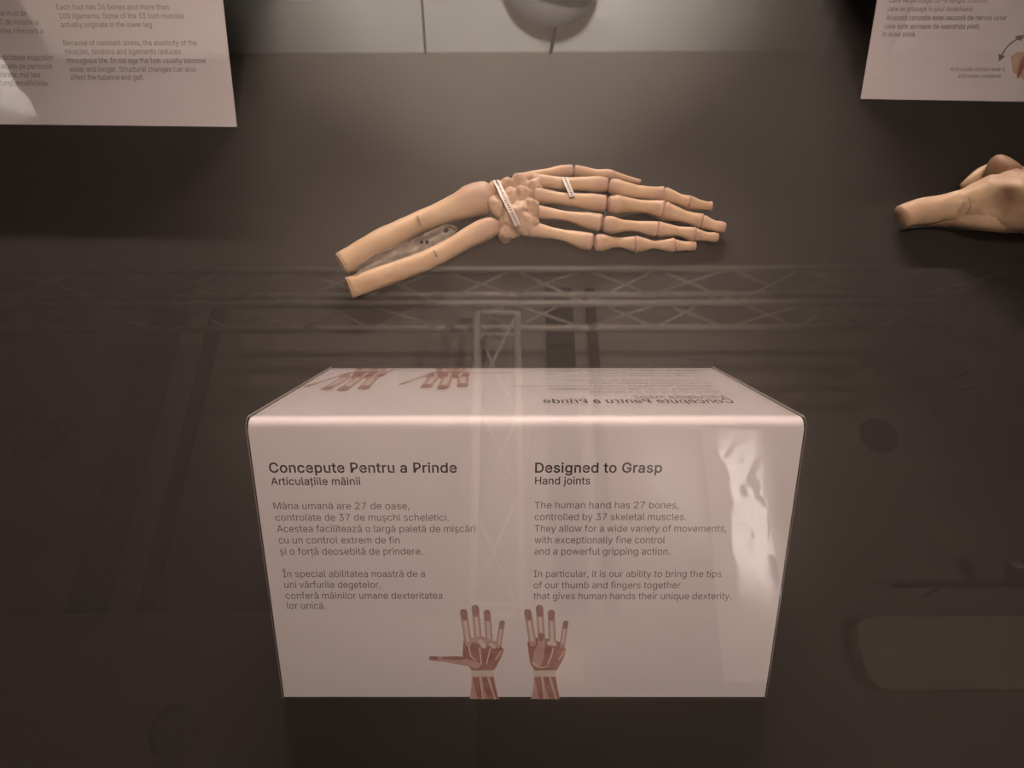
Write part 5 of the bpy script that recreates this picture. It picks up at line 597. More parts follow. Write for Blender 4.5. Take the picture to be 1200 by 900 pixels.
# rays: (name, stations, heights)
D = {
 'first': [('metacarpal', [(612, 211, 8), (625, 207, 6.2), (642, 203, 5), (656, 200.5, 6.2), (667, 199.5, 6.5)], [0.017, 0.015, 0.013, 0.012, 0.0115]),
           ('proximal_phalanx', [(676.5, 200.5, 6.3), (684, 201.5, 5.6), (697, 203.5, 4.8), (710, 204.5, 6), (716, 205.5, 5.5)], [0.011, 0.0105, 0.0095, 0.009, 0.0085]),
           ('distal_phalanx', [(723, 206.5, 4.6), (731, 208.5, 3.6), (742, 211.5, 3.1), (750, 213.5, 3)], [0.0075, 0.0065, 0.0055, 0.005])],
 'second': [('metacarpal', [(625, 213, 9), (645, 213.5, 7.2), (665, 215.3, 7.2), (685, 215.7, 8), (699, 216, 9), (708, 216.5, 7.8)], [0.0205, 0.0205, 0.020, 0.0195, 0.019, 0.0185]),
            ('proximal_phalanx', [(717.5, 218, 7.5), (722, 219.5, 8.8), (732, 222, 8.6), (746, 224.7, 7.6), (762, 226.3, 7.4), (774, 227, 8.6)], [0.018, 0.0175, 0.0165, 0.0145, 0.013, 0.012]),
            ('middle_phalanx', [(781, 229, 8.6), (788, 231, 7.0), (797, 234, 6.2), (804, 236.8, 8.0)], [0.0115, 0.011, 0.01, 0.0095]),
            ('distal_phalanx', [(812.5, 239, 7.6), (820, 240.5, 5.6), (829, 241.7, 4.9), (833, 242.2, 5.6), (836, 242.4, 5)], [0.0085, 0.008, 0.0072, 0.007])],
 'third': [('metacarpal', [(628, 229, 9.5), (647, 231.3, 7.2), (661, 233.5, 7), (678, 235.5, 8), (694, 237.3, 10), (706, 238.3, 9)], [0.0215, 0.0215, 0.021, 0.020, 0.0195, 0.019]),
           ('proximal_phalanx', [(717, 240, 9.5), (722, 240, 11), (732, 240.3, 9), (747, 241.7, 7.4), (761, 243, 7.8), (773, 245.6, 10.8)], [0.0185, 0.018, 0.0165, 0.0145, 0.013, 0.0125]),
           ('middle_phalanx', [(782, 248.3, 10.6), (792, 251, 8), (805, 254.8, 6.6), (817, 258.3, 8.6)], [0.0125, 0.012, 0.011, 0.010]),
           ('distal_phalanx', [(828, 262, 8.2), (836, 264.5, 6.0), (844, 266.3, 6.6), (849, 267.3, 5.6)], [0.009, 0.0085, 0.008, 0.008])],
 'fourth': [('metacarpal', [(629, 248.5, 8), (648, 250.8, 6), (660, 252.6, 5.4), (675, 255.5, 6.6), (688, 258.5, 9), (700, 261, 9.8)], [0.020, 0.020, 0.0195, 0.0185, 0.018, 0.0175]),
            ('proximal_phalanx', [(711.5, 263, 8.8), (716.5, 263.5, 9.8), (729, 264.5, 6.9), (744, 265.5, 6), (756, 267, 7.2), (766, 268.6, 9.2)], [0.017, 0.0165, 0.015, 0.013, 0.012, 0.0115]),
            ('middle_phalanx', [(775, 269.3, 9), (786, 270.3, 6.6), (796, 271.5, 5.5), (809, 273.9, 8.2)], [0.0115, 0.0105, 0.0095, 0.009]),
            ('distal_phalanx', [(819.5, 276, 7.2), (828, 277.4, 4.9), (836, 278.3, 5.6), (841, 278.8, 4.8)], [0.008, 0.0075, 0.007, 0.007])],
 'fifth': [('metacarpal', [(622, 268, 9), (637, 271.5, 7.3), (651, 274, 6.1), (665, 277, 6.8), (680, 281, 9.3), (690, 283.3, 9.3)], [0.0165, 0.016, 0.0155, 0.0145, 0.014, 0.0135]),
           ('proximal_phalanx', [(701.5, 284, 9), (706, 284, 9.2), (718, 284, 6), (728, 284.4, 5.5), (739, 285.4, 8.6)], [0.013, 0.0125, 0.011, 0.010, 0.0095]),
           ('middle_phalanx', [(748, 286.4, 9.6), (755, 286.5, 7.0), (765, 286.6, 4.4), (775, 287, 5.6), (785, 287.4, 7.9)], [0.0095, 0.009, 0.0085, 0.008, 0.0078]),
           ('distal_phalanx', [(795, 288, 7.0), (803, 288, 4.9), (810, 288, 5.6), (814.5, 288, 4.8)], [0.0078, 0.007, 0.0065, 0.0065])],
}
for kray, segs in D.items():                            # neighbours in a ray meet at their joint
    for (na, A, _), (nb, B_, _) in zip(segs, segs[1:]):
        gap = 0.7 if na == 'metacarpal' else -2.2
        a, b = Vector(A[-1][:2]), Vector(B_[0][:2]); d = b - a; mv = (d.length - 0.30 * (A[-1][2] + B_[0][2]) - gap) / 2; d.normalize()
        A[-1] = (*(a + d * mv), A[-1][2]); B_[0] = (*(b - d * mv), B_[0][2])
sd = 0
for kray, segs in D.items():
    for nm, pts, zs in segs:
        sd += 5.3; add_bone(nm, S(pts, zs), hand, joint=(0.28, 0.32) if nm != 'distal_phalanx' else (0.4, 0.4), rough=0.05, seed=sd, grow=1.07)
# printed clear strips tied over wrist and knuckle bones
def strip(pts, width, marks, parent):
    ps = [Vector(p) for p in pts]; bm = bmesh.new(); d = (ps[-1] - ps[0]).normalized(); sdv = d.cross(Vector((0, 0, 1))).normalized() * width / 2
    rings(bm, [[p - sdv, p + sdv, p + sdv + Vector((0, 0, 0.0007)), p - sdv + Vector((0, 0, 0.0007))] for p in ps]); bmesh.ops.recalc_face_normals(bm, faces=bm.faces)
    o = obj('label_strip', bm, M['strip'], parent, label='white label strip with a row of tiny dark print')
    bm = bmesh.new(); up = Vector((0, 0, 0.0009))
    for i in range(marks):
        f = (i + 0.7) / (marks + 0.4); g = f * (len(ps) - 1); k = min(int(g), len(ps) - 2); p = ps[k].lerp(ps[k + 1], g - k) + up
        h = sdv * random.uniform(0.25, 0.5); l = d * 0.0007 * random.uniform(0.8, 1.3)
        bm.faces.new([bm.verts.new(p + q) for q in (-h - l, h - l, h + l, -h + l)])
    obj('tiny_print', bm, M['ink_soft'], o)
strip([at_z(581, 212, Z0 + 0.0300), at_z(585, 219, Z0 + 0.0325), at_z(592, 234, Z0 + 0.0340), at_z(600, 250, Z0 + 0.0335), at_z(607, 265, Z0 + 0.0285)], 0.0052, 22, hand)
strip([at_z(661.5, 208.5, Z0 + 0.0275), at_z(666, 219, Z0 + 0.0285), at_z(671, 231, Z0 + 0.0285)], 0.0048, 9, hand)
def on_bone_text(body, px, py, ang, size, z, parent):
    me = text_mesh(body, 0.012); xs = [v.co.x for v in me.vertices]; mid = (min(xs) + max(xs)) / 2; bm = bmesh.new(); nv = []
    for v in me.vertices:
        x, y = (v.co.x - mid) * size, (v.co.y - 0.3) * size; X = px + x * math.cos(ang) + y * math.sin(ang); Y = py + x * math.sin(ang) - y * math.cos(ang)
        nv.append(bm.verts.new(at_z(X, Y, z - 0.00012 * (x * x) / 4)))
    for p in me.polygons: bm.faces.new([nv[i] for i in p.vertices])
    bpy.data.meshes.remove(me); return obj('handwriting', bm, M['ink'], parent)
on_bone_text('radius', 491.5, 258.5, math.radians(66), 6.2, Z0 + 0.0292, rad)
on_bone_text('ulna', 510.5, 297, math.radians(62), 6.0, Z0 + 0.0222, uln)

# elbow
ec = at_z(1150, 245, Z0); elb = thing('elbow_joint', 'brownish elbow joint bones with a sawn-off shaft lying at the right of the case', 'bones', (ec.x, ec.y, Z0))
hum, HW = add_bone('humerus', S([(1058, 254, 14.5), (1072, 249.5, 16), (1090, 246, 16.3), (1112, 243, 18), (1132, 241, 22), (1150, 238, 28), (1166, 236, 34), (1182, 236, 37), (1200, 236, 38), (1225, 236, 37), (1245, 238, 30)],
    [0.0135, 0.0145, 0.0155, 0.017, 0.020, 0.024, 0.027, 0.029, 0.030, 0.029, 0.026]), elb, 'bone2', cap0=True, joint=(0.0, 0.5), rough=0.05, seed=40, sub=9, n=64, flat=0.86,
    press=[(1060, 253.5, 0.0255, 0.0085, 0.0012, 1.0), (1177, 236, 0.046, 0.012, 0.007, 0.9), (1177, 222, 0.046, 0.008, 0.003, 0.6), (1178, 255, 0.045, 0.009, 0.008, 0.8), (1177, 209, 0.044, 0.007, 0.002, 0.5), (1197, 222, 0.05, 0.013, -0.006, -0.3), (1192, 262, 0.05, 0.01, -0.006, -0.3), (1192, 200, 0.045, 0.006, 0.006, 1.0), (1120, 254, 0.03, 0.007, 0.003, 0.1), (1098, 256, 0.025, 0.006, 0.0025, 0.1)])
for nm, c, r, m, z in (('epicondyle', (1175, 204), (16, 22, 17), 'bone2', 0.024), ('condyle', (1204, 214), (14, 20, 16), 'bone2', 0.024), ('ulna_head', (1236, 232), (34, 38, 24), 'bone2', 0.026)):
    p = at_z(*c, Z0 + z); k = depth(p) / F; bm = bmesh.new(); blob(bm, p, (r[0] * k, r[1] * k, min(r[2] * k * 1.2, z - 0.0015)), c[0], 0.22, 0.2); obj(nm, bm, M[m], elb, True)
bm = bmesh.new(); bone(bm, S([(1126, 219, 3.0), (1140, 211, 7), (1154, 203, 9), (1168, 198, 9)], [0.008, 0.011, 0.013, 0.014]), rough=0.05, seed=77); obj('bone_flange', bm, M['bone2'], elb, True)
bm = bmesh.new(); bone(bm, S([(1076, 262, 2.5), (1104, 258, 7), (1134, 257, 11), (1160, 257, 15), (1190, 257, 16), (1220, 255, 18), (1275, 252, 18), (1330, 250, 17)], [0.004, 0.0095, 0.0165, 0.021, 0.022, 0.022, 0.019, 0.017]), rough=0.05, seed=88, n=22); obj('ulna', bm, M['bone2'], elb, True)
bm = bmesh.new(); pts = [at_z(x, y, Z0 + z) for x, y, z in ((1135, 231.5, 0.0363), (1137, 237, 0.0378), (1137, 243, 0.0378), (1134, 249, 0.0352), (1131, 252, 0.0335))]
rod(bm, catmull([tuple(q) for q in pts], 3), 0.0005, 6); obj('pen_mark', bm, M['ink_soft'], hum)

# ---------------------------------------------------------------- hall fittings seen mirrored in the lid
def truss(label, a, b, s=0.27, pitch=0.45, group='box trusses under the hall ceiling'):
    a = Vector(a); b = Vector(b); t = thing('ceiling_truss', label, 'truss', (a + b) / 2, group); ax = (b - a).normalized(); side = ax.cross(Vector((0, 0, 1))).normalized(); up = Vector((0, 0, 1)); Ln = (b - a).length
    cs = [side * i * s / 2 + up * j * s / 2 for i, j in ((-1, -1), (1, -1), (1, 1), (-1, 1))]
    for c in cs: obj('chord', rod(bmesh.new(), [a + c, b + c], 0.022, 12), M['alu'], t, True)
    n = int(Ln / pitch)
    for i in range(4):
        c0, c1 = cs[i], cs[(i + 1) % 4]; bm = bmesh.new()
        for k in range(n):
            p = a + ax * (k * Ln / n) + (c0 if k % 2 == 0 else c1); q = a + ax * ((k + 1) * Ln / n) + (c1 if k % 2 == 0 else c0); rod(bm, [p, q], 0.0085, 6)
        obj('lattice_brace', bm, M['alu'], t, True)
    for e in (a, b):
        bm = bmesh.new()
        for i in range(4): rod(bm, [e + cs[i], e + cs[(i + 1) % 4]], 0.016, 8)
        obj('end_frame', bm, M['alu'], t)
    return t
tc0 = bounced(600, 350, z=4.62)
truss('long aluminium lattice truss mirrored in the glass behind the sign, running left to right', (-5.6, tc0.y, 4.62), (5.6, tc0.y, 4.62))
xt = bounced(583, 400, z=4.62).x
truss('aluminium lattice truss mirrored in the glass across the centre sign, running towards the viewer', (xt, tc0.y - 0.2, 4.62), (xt, bounced(600, 715, z=4.62).y, 4.62), s=0.25)

# cross beams, panels and fittings under the ceiling
def strip_x(x0, x1, py, z): return bounced(x0, py, z=z).x, bounced(x1, py, z=z).x
y_far, y_near = tc0.y + 0.5, bounced(600, 718, z=CEIL - 0.06).y
def ceiling_beam(label, x0, x1, py, m, drop, yf=None):
    a, b = strip_x(x0, x1, py, CEIL - drop)
    t = obj('ceiling_beam', B((a, y_near, CEIL - drop), (b, yf or y_far, CEIL - 0.001), 0.004), M[m]); tag(t, label, 'beam', 'beams under the ceiling'); return t
ceiling_beam('wide dark ceiling beam mirrored at the left of the glass', 172, 212, 390, 'beam', 0.06)
ceiling_beam('pale ceiling beam mirrored between two dark ones at the left of the glass', 213, 238, 390, 'beam_pale', 0.08)
ceiling_beam('narrow dark ceiling beam mirrored just left of the centre sign', 239, 254, 390, 'beam', 0.06)
ceiling_beam('dark ceiling beam mirrored above the right half of the centre sign', 641, 674, 405, 'beam', 0.06)
ceiling_beam('thin dark ceiling beam mirrored above the words Designed to Grasp', 690, 702, 405, 'beam', 0.05)
xa = bounced(-200, 760, z=CEIL - 0.1).x; xb = bounced(560, 760, z=CEIL - 0.1).x
pn = obj('ceiling_panel', B((xa, y_near - 1.2, CEIL - 0.1), (xb, y_near, CEIL - 0.001), 0.01), M['panel']); tag(pn, 'pale ceiling panel mirrored at the lower left of the glass', 'ceiling panel')
xa = bounced(1010, 765, z=CEIL - 0.12).x; ya = bounced(1100, 722, z=CEIL - 0.12).y; yb = bounced(1100, 808, z=CEIL - 0.12).y
bm = B((xa, yb, CEIL - 0.12), (xa + 1.6, ya, CEIL - 0.001)); es = [e for e in bm.edges if abs((e.verts[0].co - e.verts[1].co).z) > 0.05]
bmesh.ops.bevel(bm, geom=es, offset=0.12, segments=6, affect='EDGES', profile=0.5)
pn = obj('ceiling_panel', bm, M['panel']); tag(pn, 'pale round-cornered ceiling panel mirrored at the lower right of the glass', 'ceiling panel')

def lathe(bm, prof, n=40, mtx=Matrix()):
    rings(bm, [[mtx @ Vector((r * math.cos(k * 2 * math.pi / n), r * math.sin(k * 2 * math.pi / n), z)) for k in range(n)] for r, z in prof]); bmesh.ops.recalc_face_normals(bm, faces=bm.faces); return bm
# round lamp on a leaning rod against the wall
lp = bounced(640, -8, y=YW - 0.42); lt = bounced(645, 60, z=CEIL - 0.001); lamp = thing('hanging_lamp', 'round grey lamp on a leaning rod mirrored at the top middle of the glass', 'lamp', lp)
tilt = Matrix.Translation(lp) @ Matrix.Rotation(math.radians(-16), 4, 'Y') @ Matrix.Rotation(math.radians(12), 4, 'X')
obj('lamp_shade', lathe(bmesh.new(), [(0.30, -0.30), (0.36, -0.29), (0.37, -0.05), (0.34, 0.06), (0.26, 0.15), (0.15, 0.20), (0.03, 0.215)], 48, tilt), M['grey'], lamp, True)
obj('shade_band', lathe(bmesh.new(), [(0.372, -0.13), (0.378, -0.12), (0.378, -0.07), (0.372, -0.06)], 48, tilt), M['black'], lamp, True)
obj('rod', rod(bmesh.new(), [lp + Vector((0.11, 0, 0.17)), Vector((lt.x, YW - 0.02, CEIL - 0.001))], 0.016), M['black'], lamp, True)
obj('side_knob', rod(bmesh.new(), [tilt @ Vector((-0.36, 0, -0.06)), tilt @ Vector((-0.44, 0, -0.05)), tilt @ Vector((-0.46, 0, -0.14))], 0.02), M['black'], lamp, True)
c0 = bounced(499, 60, z=CEIL - 0.001); c1 = bounced(493, 0, y=YW - 0.03); dx = (c1.x - c0.x) / (CEIL - c1.z)
cp = [(c0.x + dx * d + 0.01 * math.sin(d * 3), YW - 0.03, CEIL - 0.001 - d) for d in (0, 0.25, 0.5, 1.0, 1.6, 2.2)]
cb = obj('hanging_cable', rod(bmesh.new(), catmull(cp, 5), 0.011, 8), M['grey'], None, True); tag(cb, 'thin cable hanging down the lit wall, mirrored left of the round lamp', 'cable')
p0 = bounced(962, 40, y=YW - 0.3); p1 = bounced(1022, 40, y=YW - 0.3)
spk = thing('loudspeaker', 'black loudspeaker box on the wall, mirrored beside the elbow sign', 'speaker', ((p0.x + p1.x) / 2, YW - 0.18, CEIL - 0.75))
xs0, xs1 = p0.x, p0.x + 0.62
obj('cabinet', B((xs0, YW - 0.46, CEIL - 0.95), (xs1, YW - 0.1, CEIL - 0.06), 0.02), M['black'], spk)
obj('grille', B((xs0 + 0.03, YW - 0.475, CEIL - 0.91), (xs1 - 0.03, YW - 0.461, CEIL - 0.1), 0.005), M['grey_dark'], spk)
obj('bracket', B((xs0 + 0.2, YW - 0.11, CEIL - 0.6), (xs1 - 0.2, YW - 0.001, CEIL - 0.4), 0.005), M['alu'], spk)
# stage lamp on the truss at the right
sp0 = bounced(1172, 425, z=4.45); sl = thing('stage_lamp', 'black stage lamp hanging near the truss, mirrored at the right edge of the glass', 'lamp', (sp0.x, sp0.y, 4.45))
tm = Matrix.Translation(sp0) @ Matrix.Rotation(math.radians(35), 4, 'Y') @ Matrix.Rotation(math.radians(30), 4, 'X')
obj('housing', lathe(bmesh.new(), [(0.07, -0.24), (0.145, -0.23), (0.15, 0.02), (0.12, 0.10), (0.10, 0.22), (0.05, 0.25)], 32, tm), M['black'], sl, True)
for a in (0.0, 1.57, 3.14, 4.71):
    bm = bmesh.new(); v = [tm @ (Matrix.Rotation(a, 4, 'Z') @ Vector(q)) for q in ((-0.1, 0.14, -0.24), (0.1, 0.14, -0.24), (0.12, 0.24, -0.4), (-0.12, 0.24, -0.4))]
    nn = (v[1] - v[0]).cross(v[2] - v[0]).normalized() * 0.003; rings(bm, [[q - nn for q in v], [q + nn for q in v]]); obj('barn_door', bm, M['black'], sl)
obj('yoke', rod(bmesh.new(), [tm @ Vector((0.16, 0, 0)), sp0 + Vector((0.15, 0.05, 0.3)), sp0 + Vector((0, 0.05, 0.42)), sp0 + Vector((-0.15, 0.05, 0.3)), tm @ Vector((-0.16, 0, 0))], 0.012, 8), M['black'], sl, True)
obj('hanger', rod(bmesh.new(), [sp0 + Vector((0, 0.05, 0.42)), Vector((sp0.x, sp0.y + 0.05, CEIL))], 0.014, 8), M['black'], sl, True)
# pipe with a small spotlight
q0 = bounced(1045, 686, z=4.95); pp = obj('ceiling_pipe', rod(bmesh.new(), [(q0.x, q0.y, 4.95), (q0.x + 1.9, q0.y, 4.95)], 0.013, 10), M['black'], None, True); tag(pp, 'thin dark pipe under the ceiling, mirrored at the lower right of the glass', 'pipe')
for i, f in enumerate((0.3, 1.6)): obj('pipe_hanger', rod(bmesh.new(), [(q0.x + f, q0.y, 4.95), (q0.x + f, q0.y, CEIL)], 0.008, 8), M['black'], pp, True)
q1 = bounced(1188, 672, z=4.9); sm = thing('small_spotlight', 'small spotlight clipped to the ceiling pipe, mirrored at the lower right edge', 'lamp', q1)
obj('lamp_body', lathe(bmesh.new(), [(0.02, -0.07), (0.045, -0.07), (0.05, 0.0), (0.03, 0.05), (0.012, 0.06)], 24, Matrix.Translation(q1) @ Matrix.Rotation(0.6, 4, 'X')), M['black'], sm, True)
obj('reflector', lathe(bmesh.new(), [(0.040, -0.072), (0.036, -0.066), (0.005, -0.064)], 24, Matrix.Translation(q1) @ Matrix.Rotation(0.6, 4, 'X')), M['alu'], sm, True)
obj('clip', rod(bmesh.new(), [q1 + Vector((0, 0, 0.05)), (q1.x, q0.y, 4.95)], 0.012, 8), M['black'], sm, True)
for (x, y, r, lb) in ((45, 515, 25, 'round dark ceiling speaker mirrored at the far left of the glass'), (1030, 510, 20, 'round dark ceiling speaker mirrored to the right of the centre sign'), (205, 857, 25, 'round dark ceiling speaker mirrored in the lower left of the glass')):
    zc = CEIL - (0.1 if y > 720 else 0.0); p = bounced(x, y, z=zc); rr = r * (p - Vector((CAM.x, CAM.y, 2 * GLASS - CAM.z))).length / F
    t = thing('ceiling_speaker', lb, 'speaker', (p.x, p.y, zc), 'round ceiling speakers')
    obj('speaker_rim', lathe(bmesh.new(), [(rr * 0.8, -0.002), (rr * 0.86, -0.018), (rr, -0.012), (rr, 0.0)], 40, Matrix.Translation((p.x, p.y, zc))), M['beam'], t, True)
    obj('speaker_mesh', lathe(bmesh.new(), [(rr * 0.01, -0.01), (rr * 0.79, -0.008), (rr * 0.8, 0.0)], 40, Matrix.Translation((p.x, p.y, zc))), M['beam'], t, True)

# strip lamp added out of view, draws a highlight along the sign ridge
st = thing('added_strip_lamp', 'added unseen strip lamp above the near side of the case', 'lamp', (0, -1.35, 4.2))
obj('housing', B((-1.3, -1.43, 4.2), (1.3, -1.27, 4.27), 0.01), M['alu'], st)
obj('diffuser', B((-1.28, -1.41, 4.185), (1.28, -1.29, 4.199), 0.004), M['strip_fill_glow'], st)
for x in (-0.9, 0.9): obj('hanger', rod(bmesh.new(), [(x, -1.35, 4.27), (x, -1.35, CEIL)], 0.006, 8), M['black'], st, True)

# added light bar, out of view before the far wall (its light is far_fill_bar above)
bar = thing('added_light_bar', 'added unseen light bar before the far wall, glinting along the centre sign ridge', 'lamp', ao.location.copy())
R3 = ao.rotation_euler.to_matrix().to_4x4(); bm = bmesh.new(); box(bm, (-1.75, -0.075, 0.006), (1.75, 0.075, 0.07), 0.01); bm.transform(Matrix.Translation(ao.location) @ R3)
obj('housing', bm, M['alu'], bar)
for x in (-1.3, 1.3): obj('wall_bracket', rod(bmesh.new(), [(x, ao.location.y + 0.03, ao.location.z + 0.03), (x, YW - 0.012, ao.location.z + 0.03)], 0.012, 8), M['black'], bar, True)

# white cloth sail under the ceiling that the foot sign mirrors
sv = []
for x, y in ((-60, 22), (2, 72), (48, 138), (24, 143), (-60, 141)):
    d = ray(x, y); p = on_plane(x, y, LP.o, LP.n); d = d - LP.n * (2 * d.dot(LP.n)); sv.append(p + d * ((4.45 - p.z) / d.z))
sc_ = sum(sv, Vector()) / len(sv); bm = bmesh.new(); N = 10; up_, dn = [], []
for h, dst in ((0.0, dn), (0.006, up_)):
    for r in range(1, N + 1):
        ringp = []
        for k in range(len(sv)):
            for j in range(8):
                e = sv[k].lerp(sv[(k + 1) % len(sv)], j / 8); q = sc_.lerp(e, r / N)
                q.z += h - 0.05 * (1 - (r / N) ** 2) + 0.025 * math.sin(q.x * 9 + q.y * 14 + 2 * math.sin(q.y * 5)) * (r / N); ringp.append(bm.verts.new(q))
        dst.append(ringp)
for st_ in (dn, up_):
    for a, b in zip(st_, st_[1:]):
        for k in range(len(a)): bm.faces.new((a[k], a[(k + 1) % len(a)], b[(k + 1) % len(a)], b[k]))
    bm.faces.new(st_[0])
for k in range(len(dn[-1])): bm.faces.new((dn[-1][k], dn[-1][(k + 1) % len(dn[-1])], up_[-1][(k + 1) % len(dn[-1])], up_[-1][k]))
bmesh.ops.recalc_face_normals(bm, faces=bm.faces)
sail = obj('cloth_sail', bm, M['shirt'], None, True); tag(sail, 'white cloth sail under the ceiling mirrored in the corner of the foot sign', 'cloth')
for k in (0, 2, 4): obj('cord', rod(bmesh.new(), [sv[k] + Vector((0, 0, 0.0)), (sv[k].x, sv[k].y, CEIL)], 0.004, 6), M['black'], sail, True)

# ---------------------------------------------------------------- the visitor whose shirt the sign mirrors
V = Vector((0.31, -0.80, 0)); vis = thing('person', 'person in an open dark jacket over a white shirt standing before the case', 'person', V)
W_ = lambda x, y, z: V + Vector((x, y, z))
bm = bmesh.new()
def limb(pts, n=16): rod(bm, [p for p in [W_(*q[:3]) for q in pts]], [q[3] for q in pts], n)
for s_ in (-1, 1):
    limb([(s_ * 0.085, 0.0, 0.93, 0.085), (s_ * 0.095, 0.005, 0.75, 0.078), (s_ * 0.1, 0.01, 0.52, 0.055), (s_ * 0.1, -0.005, 0.44, 0.052), (s_ * 0.105, -0.02, 0.3, 0.054), (s_ * 0.105, -0.02, 0.1, 0.036), (s_ * 0.105, -0.01, 0.05, 0.036)])
    limb([(s_ * 0.105, -0.06, 0.045, 0.035), (s_ * 0.108, 0.03, 0.045, 0.036), (s_ * 0.115, 0.13, 0.03, 0.028), (s_ * 0.118, 0.17, 0.025, 0.02)])
    limb([(s_ * 0.1, -0.01, 1.40, 0.065), (s_ * 0.19, -0.01, 1.385, 0.058), (s_ * 0.225, -0.01, 1.26, 0.047), (s_ * 0.245, -0.015, 1.1, 0.039), (s_ * 0.25, 0.03, 0.98, 0.036), (s_ * 0.245, 0.07, 0.86, 0.026)])
    h0 = (s_ * 0.243, 0.08, 0.82)                          # palm and five fingers, lightly curled
    limb([(s_ * 0.245, 0.07, 0.86, 0.024), (s_ * 0.243, 0.082, 0.82, 0.022), (s_ * 0.242, 0.092, 0.785, 0.020)], 12)
    for k, (dy, ln) in enumerate(((0.033, 0.062), (0.012, 0.070), (-0.009, 0.065), (-0.029, 0.050))):
        b0 = (s_ * 0.242, 0.088 + dy, 0.79)
        limb([(b0[0], h0[1] + dy * 0.6, 0.815, 0.0125), (*b0, 0.0105), (b0[0] - s_ * 0.012, b0[1] + 0.004, 0.79 - ln * 0.55, 0.0095), (b0[0] - s_ * 0.032, b0[1] + 0.006, 0.79 - ln, 0.008)], 10)
    limb([(s_ * 0.24, 0.10, 0.84, 0.013), (s_ * 0.228, 0.128, 0.81, 0.0115), (s_ * 0.216, 0.14, 0.78, 0.0095)], 10)
rings(bm, [[W_(a * math.cos(t * math.pi / 14), b * math.sin(t * math.pi / 14) + dy, z) for t in range(28)] for a, b, z, dy in ((0.15, 0.10, 0.86, 0), (0.165, 0.112, 0.94, 0), (0.145, 0.10, 1.07, 0), (0.165, 0.11, 1.22, 0), (0.165, 0.105, 1.34, -0.005), (0.10, 0.07, 1.44, -0.01))])
limb([(0, -0.02, 1.40, 0.065), (0, 0.0, 1.50, 0.055), (0, 0.03, 1.58, 0.055)])
hd = W_(0, 0.055, 1.635)
blob(bm, hd, (0.076, 0.094, 0.108), 0, 0.0, 0); blob(bm, hd + Vector((0, 0.035, -0.062)), (0.052, 0.055, 0.045), 0, 0.0, 0)
blob(bm, hd + Vector((0, 0.098, -0.018)), (0.013, 0.018, 0.024), 0, 0, 0); blob(bm, hd + Vector((0, 0.085, -0.056)), (0.024, 0.012, 0.008), 0, 0, 0); blob(bm, hd + Vector((0, 0.082, 0.022)), (0.05, 0.012, 0.010), 0, 0, 0)
for s_ in (-1, 1): blob(bm, hd + Vector((s_ * 0.077, -0.004, -0.008)), (0.010, 0.020, 0.030), 0, 0, 0)
body = obj('body', bm, M['skin_tone'], vis, True); md = body.modifiers.new('fuse', 'REMESH'); md.mode = 'VOXEL'; md.voxel_size = 0.005; md.use_smooth_shade = True
md = body.modifiers.new('soften', 'SMOOTH'); md.iterations = 4
for s_ in (-1, 1):
    bm = bmesh.new(); blob(bm, hd + Vector((s_ * 0.031, 0.083, 0.002)), (0.014, 0.009, 0.008), 0, 0, 0); obj('eye', bm, M['eye'], vis, True)
bm = bmesh.new(); q = bmesh.ops.create_icosphere(bm, subdivisions=4, radius=1.0)
kill = []
for v in q['verts']:
    d = v.co.copy()
    if d.z < 0.25 and d.y > -0.15 or d.z < -0.55: kill.append(v)
    k = 1 + 0.05 * noise.noise(d * 6); v.co = hd + Vector((d.x * 0.086 * k, d.y * 0.103 * k - 0.004, d.z * 0.122 * k))
bmesh.ops.delete(bm, geom=kill, context='VERTS'); hr = obj('hair', bm, M['hair'], vis, True); md = hr.modifiers.new('thick', 'SOLIDIFY'); md.thickness = 0.018
# clothes
def shell(name, m, secs, a0, a1, n, fold, thick, closed=False):
    bm = bmesh.new(); rows = []
    for (a, b, z, dy) in secs:
        row = []
        for k in range(n + (0 if closed else 1)):
            t = a0 + (a1 - a0) * k / n; f = 1 + fold * (0.6 * noise.noise(Vector((t * 2.2 + z * 5, z * 9, 1.3))) + 0.75 * abs(noise.noise(Vector((t * 7 + z * 26, z * 9 - t * 3, 4.1)))) + 0.35 * noise.noise(Vector((t * 14 - z * 30, z * 30, 7.7))))
            row.append(bm.verts.new(W_(a * math.cos(t) * f, b * math.sin(t) * f + dy, z)))
        rows.append(row)
    for r0, r1 in zip(rows, rows[1:]):
        for k in range(len(r0) - (0 if closed else 1)): bm.faces.new((r0[k], r0[(k + 1) % len(r0)], r1[(k + 1) % len(r1)], r1[k]))
    o = obj(name, bm, m, vis, True); md = o.modifiers.new('thick', 'SOLIDIFY'); md.thickness = thick; md.offset = 1; return o
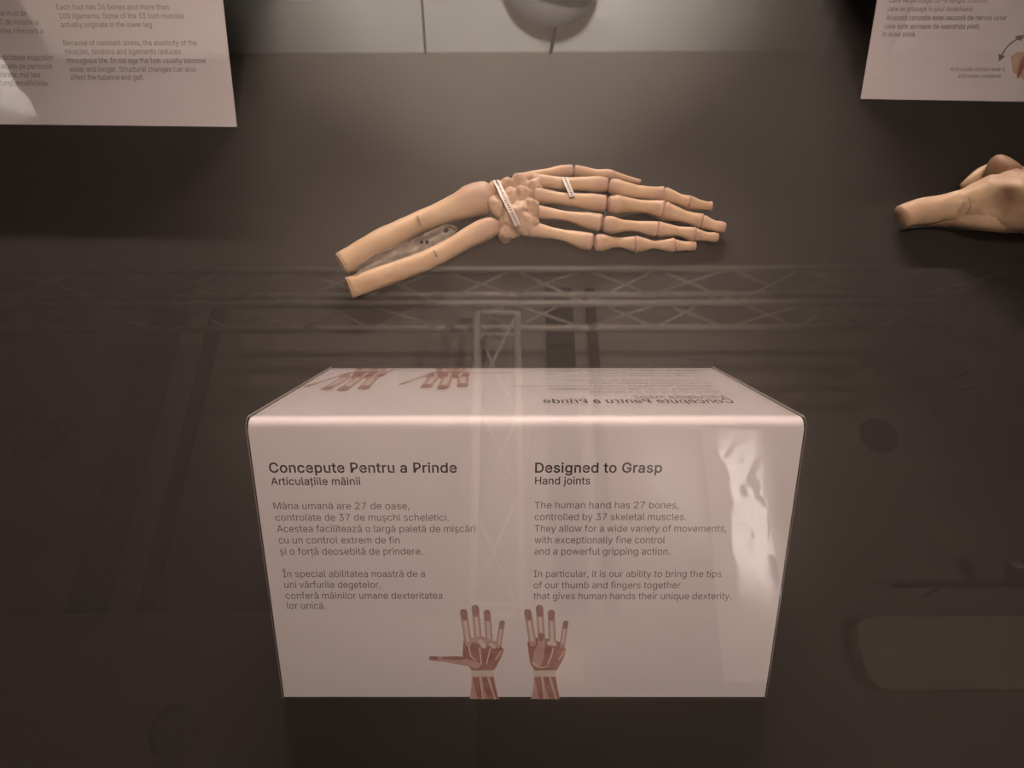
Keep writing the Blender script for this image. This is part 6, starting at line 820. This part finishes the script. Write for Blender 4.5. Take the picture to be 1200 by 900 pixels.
def secs(k, lo, hi, n): 
    base = [(0.168, 0.118, 0.84, 0), (0.175, 0.125, 0.94, 0.0), (0.158, 0.118, 1.07, 0.0), (0.178, 0.122, 1.22, 0), (0.178, 0.115, 1.34, -0.005), (0.115, 0.08, 1.435, -0.01), (0.068, 0.062, 1.49, -0.005)]
    c = catmull([(a * k, b * k, z, d) for a, b, z, d in base], n); return [q for q in c if lo <= q[2] <= hi]
shell('shirt', M['shirt'], secs(1.02, 0.83, 1.475, 26), 0, 2 * math.pi, 320, 0.09, 0.002, True)
g = 0.23
shell('jacket', M['jacket'], secs(1.14, 0.84, 1.46, 8), math.pi / 2 + g, math.pi / 2 - g + 2 * math.pi, 90, 0.015, 0.006)
for s_ in (-1, 1):
    bm = bmesh.new(); rod(bm, catmull([tuple(W_(*q)) for q in ((s_ * 0.13, -0.01, 1.41), (s_ * 0.195, -0.01, 1.39), (s_ * 0.228, -0.01, 1.26), (s_ * 0.248, -0.015, 1.1), (s_ * 0.252, 0.03, 0.98), (s_ * 0.246, 0.065, 0.875))], 5), [0.07 - 0.03 * t / 25 for t in range(26)], 20); obj('sleeve', bm, M['jacket'], vis, True)
    bm = bmesh.new(); rod(bm, catmull([tuple(W_(*q)) for q in ((s_ * 0.088, 0.0, 0.93), (s_ * 0.095, 0.005, 0.75), (s_ * 0.1, 0.01, 0.52), (s_ * 0.102, -0.01, 0.3), (s_ * 0.105, -0.012, 0.07))], 5), [0.098 - 0.036 * t / 20 for t in range(21)], 20); obj('trouser_leg', bm, M['trouser'], vis, True)
    bm = bmesh.new(); c = [(-0.085, 0.03, 0.03), (-0.05, 0.042, 0.045), (0.03, 0.046, 0.05), (0.12, 0.048, 0.036), (0.17, 0.042, 0.028), (0.195, 0.02, 0.02)]
    rings(bm, [[W_(s_ * 0.112 + w_ * math.cos(t * math.pi / 10), y, max(0.001, 0.042 + h_ * math.sin(t * math.pi / 10))) for t in range(20)] for y, w_, h_ in c]); obj('shoe', bm, M['black'], vis, True)
